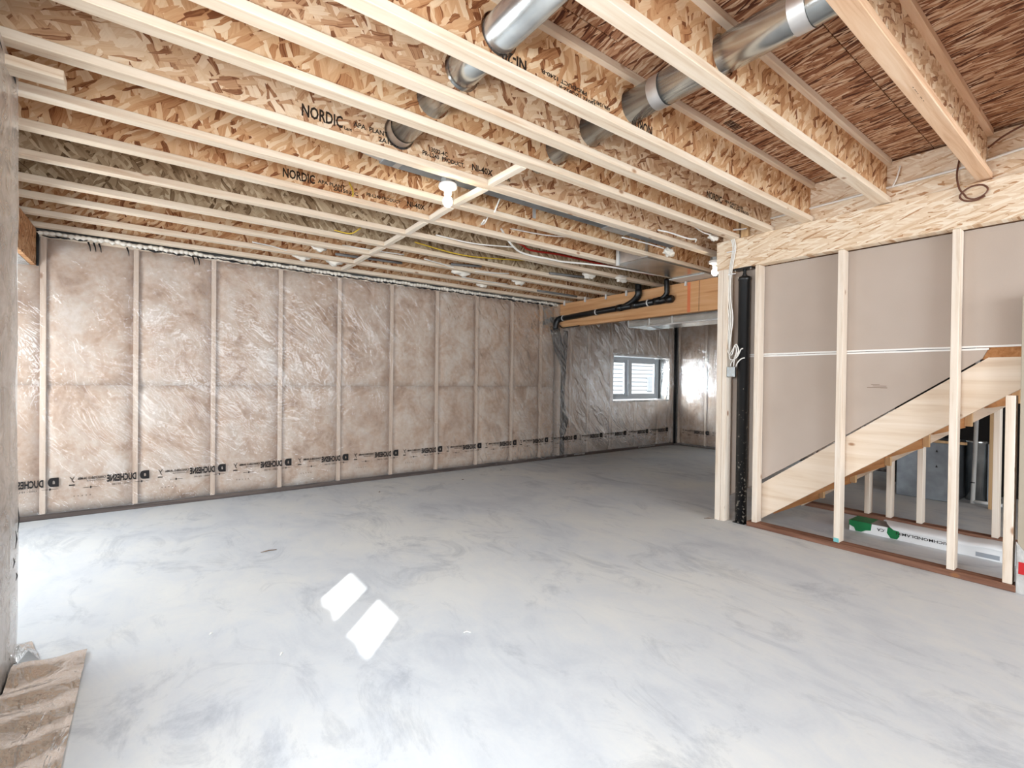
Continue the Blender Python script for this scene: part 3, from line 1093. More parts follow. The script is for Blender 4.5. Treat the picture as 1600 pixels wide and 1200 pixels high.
solo('wood_block', m, MAT['flange'], 'short two-by-four offcut nailed under the joists above the near left wall', 'wood block', bevel=0.002)

# ================================================================== STRAND BEAM, RIM, PARTITION
bm_ = thing('strand_beam', 'pale oriented-strand beam over the stair partition studs at right', 'beam', (4.075, 0.6, 2.19))
part('beam_body', MB().box(4.03, 4.12, -1.6, 2.335, 2.192, 2.446), MAT['lsl'], bm_, bevel=0.002)
rm = thing('rim_board', 'pale strand rim board standing on the beam behind the joist ends', 'rim board', (4.085, 0.6, 2.448))
part('board', MB().box(4.072, 4.10, -1.6, 2.30, 2.448, 2.74), MAT['rim'], rm)
part('stiffener_block', MB().box(4.03, 4.068, 2.06, 2.12, 2.448, 2.70), MAT['studo'], rm, bevel=0.002)
part('stiffener_block', MB().box(4.03, 4.068, 2.14, 2.17, 2.482, 2.70), MAT['studo'], rm, bevel=0.002)

wr = struct('wall_right', (4.09, 1.2, 0))
part('sole_plate', MB().box(4.043, 4.132, 0.455, 2.04, 0.0, 0.040), MAT['treated'], wr, bevel=0.003)
for yn, yf in ((1.963, 2.001), (1.357, 1.395), (0.725, 0.763), (0.470, 0.512)):
    part('stud', MB().box(4.05, 4.139, yn, yf, 0.041, 2.191 if yn > 0.5 else 1.152), MAT['studz'], wr, bevel=0.002)
for yn, yf, x in ((2.214, 2.252, 4.000), (2.255, 2.302, 3.998)):
    part('stud', MB().box(x, x + 0.089, yn, yf, 0.001, 2.191), MAT['studz'], wr, bevel=0.002)
part('teal_mark', MB().box(4.047, 4.0495, 1.359, 1.393, 0.043, 0.072), MAT['teal'], wr, label='teal paint mark at the foot of the stud')
# drywall nailed to the stair side, cut along the stringer
wd_ = struct('wall_stair', (4.15, 1.2, 0))
DX0, DX1 = 4.145, 4.158
part('drywall_panel', MB().prism([(-1.6, 1.452), (2.275, 1.452), (2.275, 2.189), (-1.6, 2.189)], [], DX0, DX1), MAT['dry'], wd_)
part('drywall_panel', MB().prism([(0.63, 1.376), (0.605, 1.436), (2.275, 1.436), (2.275, 0.182), (2.16, 0.262), (2.12, 0.27), (1.986, 0.378), (1.71, 0.573), (1.40, 0.797)], [], DX0, DX1), MAT['dry'], wd_)
m = MB()
m.box(DX0 - 0.004, DX0, 0.43, 2.26, 1.445, 1.457)
m.box(DX0 - 0.004, DX0, 0.60, 2.26, 1.429, 1.441)
part('paper_edge', m, MAT['joint'], wd_)
m = MB()
for k, (y, z, w) in enumerate(((1.18, 1.205, 0.05), (1.155, 1.195, 0.08), (1.17, 1.183, 0.12), (1.13, 1.182, 0.04))):
    m.box(DX0 - 0.0006, DX0, y - w / 2, y + w / 2, z, z + 0.003)
part('printed_lettering', m, MAT['chip'], wd_)

# telepost
tp = thing('steel_post', 'black steel adjustable post between the studs under the strand beam', 'post', (4.085, 2.110, 0))
part('tube', MB().lathe((4.085, 2.110, 0), [(0.046, 0.006), (0.046, 2.085), (0.050, 2.088), (0.050, 2.115), (0.040, 2.12)], 24), MAT['black'], tp, smooth=True)
part('jack_screw', MB().lathe((4.085, 2.110, 0), [(0.022, 2.118), (0.022, 2.135), (0.014, 2.137), (0.014, 2.182)], 12), MAT['abs'], tp)
part('top_plate', MB().box(4.04, 4.13, 2.03, 2.19, 2.180, 2.191), MAT['abs'], tp)
part('base_plate', MB().box(4.04, 4.13, 2.06, 2.16, 0.0, 0.007), MAT['abs'], tp)
for y in (2.045, 2.175):
    part('bolt', MB().lathe((4.055, y, 2.168), [(0.008, 0), (0.008, 0.014)], 6), MAT['galv'], tp)

# junction box and cables at the post
jb = thing('junction_box', 'galvanized steel junction box on the double stud beside the black post', 'electrical box', (4.03, 2.187, 1.255))
part('box_body', MB().box(4.002, 4.034, 2.142, 2.212, 1.257, 1.345), MAT['steelbox'], jb, bevel=0.003)
m = MB()
for a, b in ((2.155, 1.275), (2.2, 1.275), (2.155, 1.325), (2.2, 1.325), (2.178, 1.30)):
    m.add([(4.0015, a - 0.006, b - 0.006), (4.0015, a + 0.006, b - 0.006), (4.0015, a + 0.006, b + 0.006), (4.0015, a - 0.006, b + 0.006)], [(0, 1, 2, 3)])
part('knockouts', m, MAT['galvd'], jb)


def cable(name, pts, r, mat, label, per=6, cat='cable', group=None):
    m = MB()
    m.tube(smooth_path(pts, per), r, 6)
    return solo(name, m, MAT[mat], label, cat, group, smooth=True)


cb_ = thing('cable_bundle', 'bundle of white cables hanging down the double stud into the junction box', 'cable', (4.0, 2.2, 1.3), None)
for k, off in enumerate((0.0, 0.012, 0.024)):
    top = [(3.99, 2.05, 2.50), (3.99, 2.262 - off * 0.4, 2.53 - off * 0.5), (4.0, 2.205 - off, 2.482), (4.012, 2.178 - off, 2.38), (4.014, 2.188 - off, 2.30), (4.016, 2.212 - off, 2.17),
           (4.018, 2.224 - off, 2.06), (4.018, 2.228 - off * 1.4, 1.93), (4.018, 2.206 - off * 1.4, 1.76), (4.018, 2.214 - off, 1.60)]
    tail = [[(4.02, 2.218, 1.50), (4.01, 2.190, 1.455), (4.0, 2.155, 1.50), (3.995, 2.135, 1.52), (4.0, 2.125, 1.48), (4.01, 2.15, 1.40), (4.03, 2.165, 1.34)],
            [(4.02, 2.20, 1.47), (4.0, 2.165, 1.45), (3.99, 2.14, 1.52), (3.99, 2.12, 1.53), (4.0, 2.11, 1.47), (4.02, 2.18, 1.38), (4.03, 2.19, 1.34)],
            [(4.02, 2.20, 1.44), (4.01, 2.17, 1.405), (4.0, 2.12, 1.43), (4.02, 2.10, 1.49), (4.03, 2.085, 1.50)]][k]
    m = MB()
    m.tube(smooth_path(top + tail, 5), 0.0052, 6)
    part('cable', m, MAT['cable'], cb_, smooth=True)
m = MB()
m.tube(smooth_path([(4.02, 2.14, 1.345), (4.0, 2.115, 1.38), (4.01, 2.09, 1.41), (4.03, 2.07, 1.42)], 5), 0.005, 6)
part('cable', m, MAT['cable'], cb_, smooth=True)
for z in (2.335, 2.14):
    part('staple', MB().box(4.004, 4.013, 2.15, 2.23, z, z + 0.006), MAT['white'], cb_)

cable('white_cable', [(4.058, 2.03, 2.555), (4.056, 1.67, 2.555), (4.056, 1.152, 2.562), (4.056, 0.707, 2.570), (4.056, 0.46, 2.592), (4.05, 0.1, 2.60)], 0.008, 'cable', 'white cable run level along the pale rim board above the beam')
cable('white_cable', [(4.05, 1.08, 2.555), (4.03, 1.05, 2.60), (4.03, 1.03, 2.68)], 0.005, 'cable', 'short white cable tail rising beside the twelfth joist end')
cable('brown_cable', [(4.04, 0.735, 2.62), (4.02, 0.742, 2.52), (4.012, 0.728, 2.43), (4.012, 0.705, 2.385), (4.012, 0.69, 2.36), (4.012, 0.655, 2.345), (4.012, 0.615, 2.36),
      (4.012, 0.60, 2.39), (4.012, 0.625, 2.42), (4.012, 0.67, 2.425), (4.012, 0.71, 2.405), (4.012, 0.725, 2.375), (4.012, 0.70, 2.345), (4.012, 0.65, 2.335), (4.012, 0.61, 2.35)], 0.005, 'copper', 'brown thermostat cable coiled in a ring on the beam front')
cable('brown_cable', [(4.0, 0.60, 2.63), (3.95, 0.52, 2.66), (3.9, 0.40, 2.68), (3.85, 0.2, 2.70)], 0.006, 'copper', 'dark cable crossing the thirteenth joist end at far right', cat='cable')
cable('cable_knot', [(3.86, 2.44, 2.45), (3.80, 2.40, 2.455), (3.72, 2.42, 2.45), (3.5, 2.46, 2.47), (3.4, 2.50, 2.48)], 0.007, 'cable', 'white cable looped between joists left of the beam end')

# ================================================================== STAIRS
st = thing('staircase', 'open wooden stair flight rising to the right behind the partition studs', 'staircase', (4.65, 1.3, 0))
SL = 0.751


def top_z(y):
    return 0.346 + (1.985 - y) * SL


def bot_z(y):
    return max(0.0, 0.049 + (1.985 - y) * SL)


def stringer(xa, xb, mat, dz=0.0):
    pts = [(2.05, 0.0), (2.05, top_z(2.05) - 0.0), (0.605, top_z(0.605)), (0.45, top_z(0.605)), (0.45, bot_z(0.45))]
    m = MB()
    m.prism(pts, [], xa, xb)
    part('stringer', m, MAT[mat], st, bevel=0.0)


stringer(4.160, 4.198, 'string')
stringer(5.135, 5.173, 'string')
run = 0.254
for k in range(1, 7):
    zt = 0.191 * (k + 1)
    y = 1.985 - (zt + 0.03 - 0.346) / SL
    part('tread', MB().box(4.20, 5.133, y - run, y + 0.02, zt - 0.027, zt), MAT['tread'], st)
    part('riser', MB().box(4.20, 5.133, y - 0.012, y, bot_z(y) - 0.004, zt - 0.028), MAT['tread'], st)
    m = MB()
    m.box(5.09, 5.133, y - 0.055, y - 0.014, bot_z(y) + 0.01, zt - 0.05)
    part('glue_block', m, MAT['studo'], st)
part('landing', MB().box(4.20, 5.133, -0.55, 0.45, 1.37, 1.398), MAT['tread'], st)
part('landing_edge', MB().box(4.161, 4.19, 0.30, 0.66, 1.372, 1.46), MAT['tread'], st)

# knee wall under the far stringer
kw = thing('knee_wall', 'low stud wall under the far stair stringer', 'stud wall', (5.235, 1.3, 0))
part('sole_plate', MB().box(5.19, 5.279, 0.45, 2.06, 0, 0.038), MAT['treated'], kw)
for y in (1.527, 1.366, 1.155, 0.70):
    zt = min(bot_z(y - 0.02), 1.0) - 0.0
    part('stud', MB().box(5.19, 5.279, y - 0.019, y + 0.019, 0.039, bot_z(y) + 0.06), MAT['studz'], kw, bevel=0.002)

# carton of flooring under the stairs
ct = thing('flooring_carton', 'long white carton of flooring with green ends lying under the stairs', 'carton', (4.75, 0.9, 0))
part('box_body', MB().box(4.645, 4.845, 0.30, 1.485, 0.0, 0.082), MAT['white'], ct, bevel=0.002)
part('top_card', MB().box(4.648, 4.843, 1.13, 1.36, 0.0822, 0.0835), MAT['card'], ct, label='bare grey card on the carton top')
m = MB()
m.box(4.648, 4.843, 1.34, 1.486, 0.0822, 0.0845)
m.prism([(1.486, 0.045), (1.486, 0.0835), (1.33, 0.0835), (1.335, 0.030), (1.37, 0.022), (1.40, 0.004), (1.44, 0.003), (1.45, 0.03)], [], 4.6435, 4.6482)
m.box(4.644, 4.843, 1.4852, 1.4865, 0.02, 0.0835)
part('green_print', m, MAT['green'], ct, label='green printed carton end')
m = MB()
m.prism([(1.225, 0.0835), (1.155, 0.0835), (1.15, 0.03), (1.165, 0.005), (1.205, 0.003), (1.23, 0.04)], [], 4.6435, 4.6482)
m.box(4.648, 4.843, 1.16, 1.215, 0.0822, 0.0845)
part('green_print', m, MAT['green'], ct, label='green printed band')
m = MB()
add_text(m, 'RICHMONDLAMIN', (4.6432, 0.862, 0.062), (0, 1, 0), (0, 0, -1), 0.021, 0.31, 0.012)
part('printed_lettering', m, MAT['ink'], ct)
m = MB()
add_text(m, '.CA', (4.6432, 1.24, 0.062), (0, 1, 0), (0, 0, -1), 0.022, 0.055, 0.02)
part('printed_lettering', m, MAT['ink'], ct)
# white wrap sheet folded over the carton
vs, fs = [], []
NU, NV = 26, 8
prof = [(4.640, 0.076), (4.640, 0.088), (4.66, 0.100), (4.70, 0.103), (4.76, 0.108), (4.82, 0.102), (4.86, 0.095), (4.875, 0.06), (4.88, 0.02)]
for i in range(NU + 1):
    y = 1.185 - i * (1.185 - 0.28) / NU
    for j, (X, z) in enumerate(prof):
        zz = z + 0.010 * noise.noise(Vector((y * 7, X * 18, 1))) * (1 if 2 <= j <= 6 else 0.2)
        if j == 0:
            zz = 0.074 - 0.006 * math.sin(i * 0.7)
        vs.append((X - (0.002 if j < 2 else 0), y + (0.02 * j if i == 0 else 0), zz))
for i in range(NU):
    for j in range(len(prof) - 1):
        a = i * len(prof) + j
        fs.append((a, a + 1, a + len(prof) + 1, a + len(prof)))
m = MB()
m.add(vs, fs)
part('wrap_sheet', m, MAT['white'], ct, smooth=True, label='rumpled white plastic wrap')
part('label_patch', MB().box(4.6432, 4.6445, 0.60, 0.72, 0.012, 0.042), MAT['vent'], ct)

# wrapped post at right edge
wp = thing('wrapped_post', 'mottled post stub in plastic with a red tape band at the right edge', 'post', (4.09, 0.37, 0))
part('board', MB().box(4.055, 4.139, 0.20, 0.452, 0.0, 1.735), MAT['stone'], wp, bevel=0.002)
m = MB()
m.prism([(0.20, 0.0), (0.457, 0.0), (0.457, 0.30), (0.43, 0.26), (0.40, 0.22), (0.36, 0.20), (0.20, 0.21)], [], 4.046, 4.053)
m.box(4.046, 4.139, 0.4535, 0.457, 0.0, 0.28)
part('plastic_wrap', m, MAT['filmw'], wp)
part('red_tape', MB().box(4.043, 4.046, 0.20, 0.445, 0.115, 0.185), MAT['tape'], wp, label='red sheathing tape')

# furnace room beyond the stairs
fr = thing('return_air_box', 'grey sheet-metal return-air box standing beyond the stairs', 'duct', (6.9, 1.43, 0))
part('box_body', MB().box(6.58, 7.25, 1.185, 1.667, 0.002, 0.605), MAT['galvd'], fr, bevel=0.004)
part('top_rail', MB().box(6.57, 6.60, 1.10, 1.667, 0.606, 0.632), MAT['studo'], fr)
for y, z in ((1.33, 0.52), (1.33, 0.36)):
    part('screw', MB().lathe((6.58, y, z), [(0.012, -0.012), (0.002, 0.012)], 5), MAT['abs'], fr)
fl = thing('flue_drum', 'shiny round galvanized drum beside the white pipe beyond the stairs', 'duct', (6.98, 1.09, 0))
part('drum', MB().lathe((6.98, 1.09, 0), [(0.085, 0.002), (0.085, 0.60), (0.09, 0.605), (0.09, 0.625), (0.085, 0.63)], 24), MAT['galv'], fl, smooth=True)
part('side_panel', MB().box(6.95, 7.02, 0.985, 1.0, 0.0, 0.60), MAT['galvd'], fl)
pv = thing('drain_pipe', 'white plastic drain pipe standing in front of the round drum', 'pipe', (6.75, 1.068, 0))
part('pipe', MB().tube([(6.75, 1.079, 0.0), (6.75, 1.075, 0.05), (6.75, 1.060, 0.80), (6.75, 1.055, 2.35)], 0.018, 10), MAT['pvc'], pv, smooth=True)
part('pipe_foot', MB().tube([(6.75, 1.075, 0.022), (6.75, 0.86, 0.022)], 0.017, 10), MAT['pvc'], pv, smooth=True)
part('clamp', MB().tube([(6.75, 1.077, 0.21), (6.75, 1.077, 0.22)], 0.022, 10), MAT['abs'], pv)
solo('wood_stud', MB().box(6.56, 6.60, 0.885, 0.935, 0.0, 2.42), MAT['studo'], 'brown upright stud standing between the drum and the stair wall', 'stud', bevel=0.002)
solo('unlit_backdrop', MB().box(7.4, 7.9, 0.4, 1.9, 0.0, 2.0), MAT['gap'], 'near-black box with the gloom beyond the stairs put into its colour', 'unlit_backdrop', bevel=0.01)  # darkness of the unlit room painted as a near-black box

# ================================================================== LVL BEAM AND DRAINS
lv = thing('laminated_beam', 'orange laminated-veneer beam hung across the far end below the joists', 'beam', (5.135, 4.0, 2.03))
part('ply_board', MB().box(5.093, 5.135, 2.80, 5.60, 2.030, 2.394), MAT['lvl'], lv, bevel=0.002)
part('ply_board', MB().box(5.093, 5.135, 2.20, 2.796, 2.030, 2.394), MAT['lvl'], lv, bevel=0.002)
part('ply_board', MB().box(5.137, 5.18, 2.20, 5.60, 2.030, 2.394), MAT['lvl'], lv, bevel=0.002)
seam_y = 3.16
part('joint_line', MB().box(5.0922, 5.0935, seam_y, seam_y + 0.005, 2.035, 2.39), MAT['gap'], lv)
part('marker_stripe', MB().box(5.0920, 5.0930, 3.275, 3.315, 2.035, 2.385), MAT['orange'], lv, label='orange marker stripe')

dp = thing('drain_pipe', 'black plastic drain pipe strapped along the orange laminated beam', 'pipe', (5.04, 4.5, 2.19))
part('main_run', MB().tube([(5.04, 5.50, 2.155), (5.04, 4.6, 2.185), (5.04, 3.52, 2.212)], 0.040, 14), MAT['abs'], dp, smooth=True)
part('end_cap', MB().tube([(5.04, 3.56, 2.211), (5.04, 3.49, 2.213), (5.04, 3.47, 2.213)], [0.048, 0.048, 0.030], 14), MAT['abs'], dp, smooth=True)
part('elbow', MB().tube(smooth_path([(5.04, 5.42, 2.158), (5.035, 5.49, 2.15), (5.01, 5.52, 2.10), (5.0, 5.53, 2.0)], 4), 0.047, 12), MAT['abs'], dp, smooth=True)
part('branch', MB().tube(smooth_path([(5.04, 4.26, 2.19), (5.04, 4.13, 2.23), (5.04, 4.03, 2.285), (5.035, 3.985, 2.33), (5.03, 3.985, 2.39), (5.03, 3.985, 2.46)], 5),
     [0.040] * 12 + [0.044] * 8 + [0.040] * 6, 12), MAT['abs'], dp, smooth=True)
part('branch', MB().tube(smooth_path([(5.04, 3.68, 2.215), (5.04, 3.61, 2.245), (5.04, 3.565, 2.29), (5.035, 3.56, 2.34), (5.03, 3.56, 2.46)], 5), 0.031, 12), MAT['abs'], dp, smooth=True)
for y, z in ((4.30, 2.193), (4.05, 2.200), (3.70, 2.21)):
    part('coupling', MB().tube([(5.04, y + 0.04, z), (5.04, y - 0.05, z + 0.002)], 0.046, 14), MAT['abs'], dp, smooth=True)
for y, z in ((4.72, 2.180), (3.84, 2.205), (5.40, 2.160)):
    part('pipe_strap', MB().tube([(5.04, y, z), (5.04, y - 0.018, z)], 0.0435, 16), MAT['pvc'], dp)
cable('black_cable', [(5.06, 5.50, 2.06), (5.07, 5.44, 2.02), (5.088, 5.30, 2.022), (5.09, 5.1, 2.026)], 0.008, 'abs', 'short black cable under the wall end of the laminated beam')
# nailed hangers of white plastic under the last joists by the beam
for k, (y, z) in enumerate(((5.42, 2.37), (4.58, 2.36), (4.98, 2.37), (4.22, 2.36), (3.33, 2.36))):
    m = MB()
    m.box(5.07, 5.09, y - 0.012, y + 0.012, z - 0.01, z + 0.06)
    solo('joist_tie', m, MAT['pvc'], 'white tie on the laminated beam, %s along it from the insulated wall' % ['first', 'third', 'second', 'fourth', 'fifth'][k], 'tie', 'white ties on top of the laminated beam')

# big trunk duct behind the laminated beam
td = thing('trunk_duct', 'galvanized rectangular trunk duct hung behind the laminated beam', 'duct', (5.5, 3.2, 1.93))
part('duct_body', MB().box(5.22, 5.72, 2.3, 4.31, 1.945, 2.30), MAT['galv'], td, bevel=0.004)
m = MB()
m.box(5.21, 5.235, 2.3, 3.99, 1.93, 1.945)
part('bottom_cleat', m, MAT['foil'], td)
for y in (4.29, 3.95, 3.60):
    part('seam_rib', MB().box(5.212, 5.22, y, y + 0.012, 1.94, 2.30), MAT['foil'], td)
part('cross_cleat', MB().hexa([(5.22, 3.97, 1.938), (5.25, 3.97, 1.938), (5.72, 4.14, 1.938), (5.69, 4.14, 1.938), (5.22, 3.97, 1.945), (5.25, 3.97, 1.945), (5.72, 4.14, 1.945), (5.69, 4.14, 1.945)]), MAT['foil'], td)

# return-air pan under a joist bay and its white liner panel
pn = thing('joist_pan', 'flat galvanized return-air pan closing a joist bay near the laminated beam', 'duct', (4.35, 3.2, 2.40))
part('pan_sheet', MB().box(3.86, 4.85, 2.957, 3.346, 2.412, 2.420), MAT['galv'], pn, bevel=0.002)
part('end_sheet', MB().box(3.86, 3.872, 2.957, 3.346, 2.42, 2.70), MAT['foil'], pn)
part('tape_strip', MB().box(3.845, 3.858, 3.30, 3.335, 2.40, 2.66), MAT['pvc'], pn, label='crumpled white tape')
solo('liner_sheet', MB().box(4.86, 5.16, 2.957, 3.41, 2.400, 2.412), MAT['pvc'], 'flat off-white panel beside the return-air pan above the laminated beam', 'panel', bevel=0.002)

# flat stack duct between two joists
fd = thing('stack_duct', 'long flat grey duct hidden between the joists beside the bare bulb', 'duct', (2.7, 2.64, 2.50))
part('duct_body', MB().box(1.10, 4.0, 2.615, 2.81, 2.500, 2.735), MAT['galvd'], fd, bevel=0.003)
part('foil_end', MB().hexa([(0.97, 2.640, 2.515), (1.22, 2.612, 2.497), (1.22, 2.813, 2.497), (0.97, 2.77, 2.515), (0.97, 2.64, 2.70), (1.22, 2.612, 2.737), (1.22, 2.813, 2.737), (0.97, 2.77, 2.70)]), MAT['foil'], fd, bevel=0.004, label='crinkled foil tape end')
part('hanger_strap', MB().box(2.30, 2.33, 2.811, 2.816, 2.43, 2.73), MAT['foil'], fd)
part('coupling', MB().box(3.05, 3.34, 2.610, 2.815, 2.494, 2.735), MAT['foil'], fd)


# round ducts crossing the joists
def round_duct(label, x, ya, yb, rings):
    t = thing('round_duct', label, 'duct', (x, (ya + yb) / 2, 2.52))
    zc = lambda y: ceil_z(y) + 0.150
    part('pipe', MB().tube([(x, ya, zc(ya)), (x, yb, zc(yb))], 0.076, 28), MAT['galv'], t, smooth=True)
    for y in rings:
        part('tape_band', MB().tube([(x, y - 0.03, zc(y)), (x, y + 0.03, zc(y))], 0.0772, 28, False), MAT['foil'], t, smooth=True)
    return t


round_duct('shiny round metal duct running across the joists to the upper right corner', 1.95, -2.4, 2.35, (1.43, 0.80, 2.29))
round_duct('shiny round metal duct running across the joists left of the big one', 1.12, 1.2, 2.56, (2.53,))

# ================================================================== LAMPS
def bulb(label, x, y, z, power):
    t = thing('lamp_holder', label, 'light', (x, y, z))
    part('octagon_box', MB().lathe((x, y, z), [(0.045, 0.022), (0.045, 0.05)], 8), MAT['steelbox'], t)
    part('base', MB().lathe((x, y, z), [(0.022, -0.046), (0.024, -0.030), (0.030, -0.014), (0.055, -0.006), (0.058, 0.004), (0.056, 0.018), (0.045, 0.022)], 24), MAT['porcelain'], t, smooth=True)
    part('bulb', MB().lathe((x, y, z), [(0.004, -0.122), (0.017, -0.117), (0.027, -0.104), (0.030, -0.088), (0.026, -0.071), (0.017, -0.056), (0.014, -0.044)], 16), MAT['bulb'], t, smooth=True)
    lamp('bulb_light', 'POINT', (x, y, z - 0.09), power, (1.0, 0.84, 0.62), radius=0.03).parent = None
    return t


bulb('lit bare bulb in white porcelain holder between joists at ceiling centre', 1.485, 2.655, 2.405, 12)
bulb('lit bare bulb beside the double stud at the beam end', 4.32, 2.52, 2.352, 20)
bulb('unseen lit bulb added behind the camera as fill', 1.9, -1.0, 2.40, 9)  # extra lamp out of view, added to lift the room light
bulb('lit bare bulb added past the laminated beam to brighten the far end', 6.6, 3.475, 2.40, 18)  # extra lamp added as warm fill for the far end

# ================================================================== CABLES AND PIPES AT THE JOISTS
cable('white_cable', [(2.07, 2.86, 2.67), (2.05, 2.86, 2.58), (2.01, 2.90, 2.43)], 0.006, 'cable', 'short white cable drop between joists right of the bulb, upper piece')
cable('white_cable', [(2.003, 3.02, 2.405), (2.03, 3.1, 2.40), (2.07, 3.12, 2.42), (2.09, 3.10, 2.47)], 0.006, 'cable', 'short white cable drop right of the bulb, lower piece')
cable('white_cable', [(2.40, 3.36, 2.50), (2.543, 3.43, 2.428), (2.726, 3.53, 2.40), (2.893, 3.56, 2.395), (3.10, 3.55, 2.395), (3.30, 3.55, 2.398), (3.523, 3.52, 2.41), (3.884, 3.46, 2.42), (4.3, 3.45, 2.43), (4.9, 3.45, 2.45)], 0.010, 'cable',
      'thick white cable looping under the sixth joist toward the laminated beam')
cable('red_pipe', [(2.6, 3.72, 2.58), (2.906, 3.72, 2.536), (3.012, 3.72, 2.50), (3.398, 3.72, 2.52), (3.825, 3.72, 2.52), (4.4, 3.72, 2.52), (5.0, 3.72, 2.53)], 0.010, 'red', 'red plastic water pipe in the joist bay above the looping white cable', cat='pipe')
cable('yellow_cable', [(2.0, 4.20, 2.50), (2.41, 4.16, 2.455), (2.75, 4.13, 2.46), (3.34, 4.06, 2.51), (3.717, 4.05, 2.57), (4.4, 4.0, 2.56)], 0.006, 'yellow', 'thin yellow cable strung through the joists left of the drain')
cable('yellow_cable', [(1.10, 3.35, 2.56), (1.13, 3.36, 2.50), (1.12, 3.38, 2.44)], 0.005, 'yellow', 'yellow cable tail poking out between joists left of the bulb')
cable('yellow_cable', [(1.25, 4.18, 2.46), (1.38, 4.15, 2.45), (1.45, 4.10, 2.50)], 0.005, 'yellow', 'yellow cable tail between the third and fourth joists')
WC = [([(0.75, 4.95, 2.44), (0.95, 5.0, 2.44), (1.15, 5.06, 2.42)], 'white cable end between the first two joists at left'),
      ([(1.45, 4.60, 2.46), (1.75, 4.55, 2.45), (2.05, 4.55, 2.46)], 'white cable crossing the bay left of the blocking'),
      ([(2.25, 4.50, 2.44), (2.55, 4.56, 2.43), (2.75, 4.62, 2.42)], 'white cable reaching the first foam lump'),
      ([(2.85, 4.60, 2.42), (3.1, 4.55, 2.43), (3.35, 4.52, 2.45)], 'white cable leaving the first foam lump'),
      ([(2.00, 3.78, 2.47), (2.35, 3.70, 2.44), (2.75, 3.62, 2.46)], 'slack white cable in the fifth bay right of the blocking'),
      ([(3.3, 2.80, 2.47), (3.6, 2.76, 2.46), (3.82, 2.74, 2.45)], 'white cable feeding the foam lump beside the flat duct'),
      ([(3.55, 2.28, 2.50), (3.68, 2.26, 2.46), (3.77, 2.24, 2.45)], 'white cable under the ninth joist near the beam end'),
      ([(2.5, 3.385, 2.53), (2.9, 3.22, 2.50), (3.25, 2.985, 2.52)], 'white cable across the bay left of the return-air pan'),
      ([(3.0, 5.0, 2.44), (3.35, 4.98, 2.43), (3.7, 5.02, 2.45)], 'white cable along the second bay near the laminated beam')]
for pts, lb in WC:
    cable('white_cable', pts, 0.006, 'cable', lb)
for pts, lb in (([(2.6, 4.56, 2.45), (2.95, 4.5, 2.47)], 'grey conduit stub in the third bay beside the foam'), ([(3.7, 4.20, 2.45), (4.2, 4.12, 2.46)], 'grey conduit stub in the fourth bay near the drain'),
                ([(1.5, 4.97, 2.46), (2.2, 4.93, 2.47)], 'grey conduit lying in the second bay beside the blocking'), ([(4.2, 5.02, 2.425), (4.95, 5.02, 2.43)], 'grey conduit lying in the second bay by the laminated beam'),
                ([(4.0, 3.42, 2.44), (4.6, 3.36, 2.43)], 'dark conduit beside the return-air pan')):
    cable('conduit', pts, 0.014, 'grey', lb, cat='conduit')

# spray-foam lumps where cables pass the joists
LUMPS = [((1.273, 4.72, 2.428), 0.040, 'hanging from the third joist left of the blocking'), ((1.214, 5.13, 2.415), 0.045, 'left of the blocking against the second joist'),
         ((1.53, 5.12, 2.42), 0.055, 'on the second joist just left of the blocking end'), ((2.80, 4.69, 2.43), 0.065, 'large, on the third joist between two white cables'),
         ((3.62, 4.685, 2.43), 0.060, 'on the third joist nearer the laminated beam'), ((3.356, 5.11, 2.415), 0.045, 'thin, on the second joist above the wall top'),
         ((4.03, 3.90, 2.425), 0.055, 'wedge-shaped, under the fifth joist left of the pan'), ((3.90, 2.74, 2.425), 0.048, 'beside the flat grey duct near the beam end'),
         ((4.45, 3.78, 2.425), 0.060, 'above the drain branch on the fifth joist'), ((3.86, 2.27, 2.45), 0.040, 'under the ninth joist by the beam end')]
for c, r, lb in LUMPS:
    bm2 = bmesh.new()
    bmesh.ops.create_icosphere(bm2, subdivisions=3, radius=r)
    for v in bm2.verts:
        p = v.co.copy()
        k = 1 + 0.7 * noise.noise(p * (1.6 / r) + Vector(c)) + 0.45 * noise.noise(p * (3.6 / r) + Vector(c))
        v.co = Vector((p.x * k * 1.5, p.y * k * 0.55, p.z * k * 0.75))
    me = bpy.data.meshes.new('foam_lump')
    bm2.to_mesh(me)
    bm2.free()
    for p in me.polygons:
        p.use_smooth = True
    me.materials.append(MAT['foam'])
    tag(link('foam_lump', me, None, c), 'off-white spray-foam lump ' + lb, 'foam', 'foam lumps at cable holes')

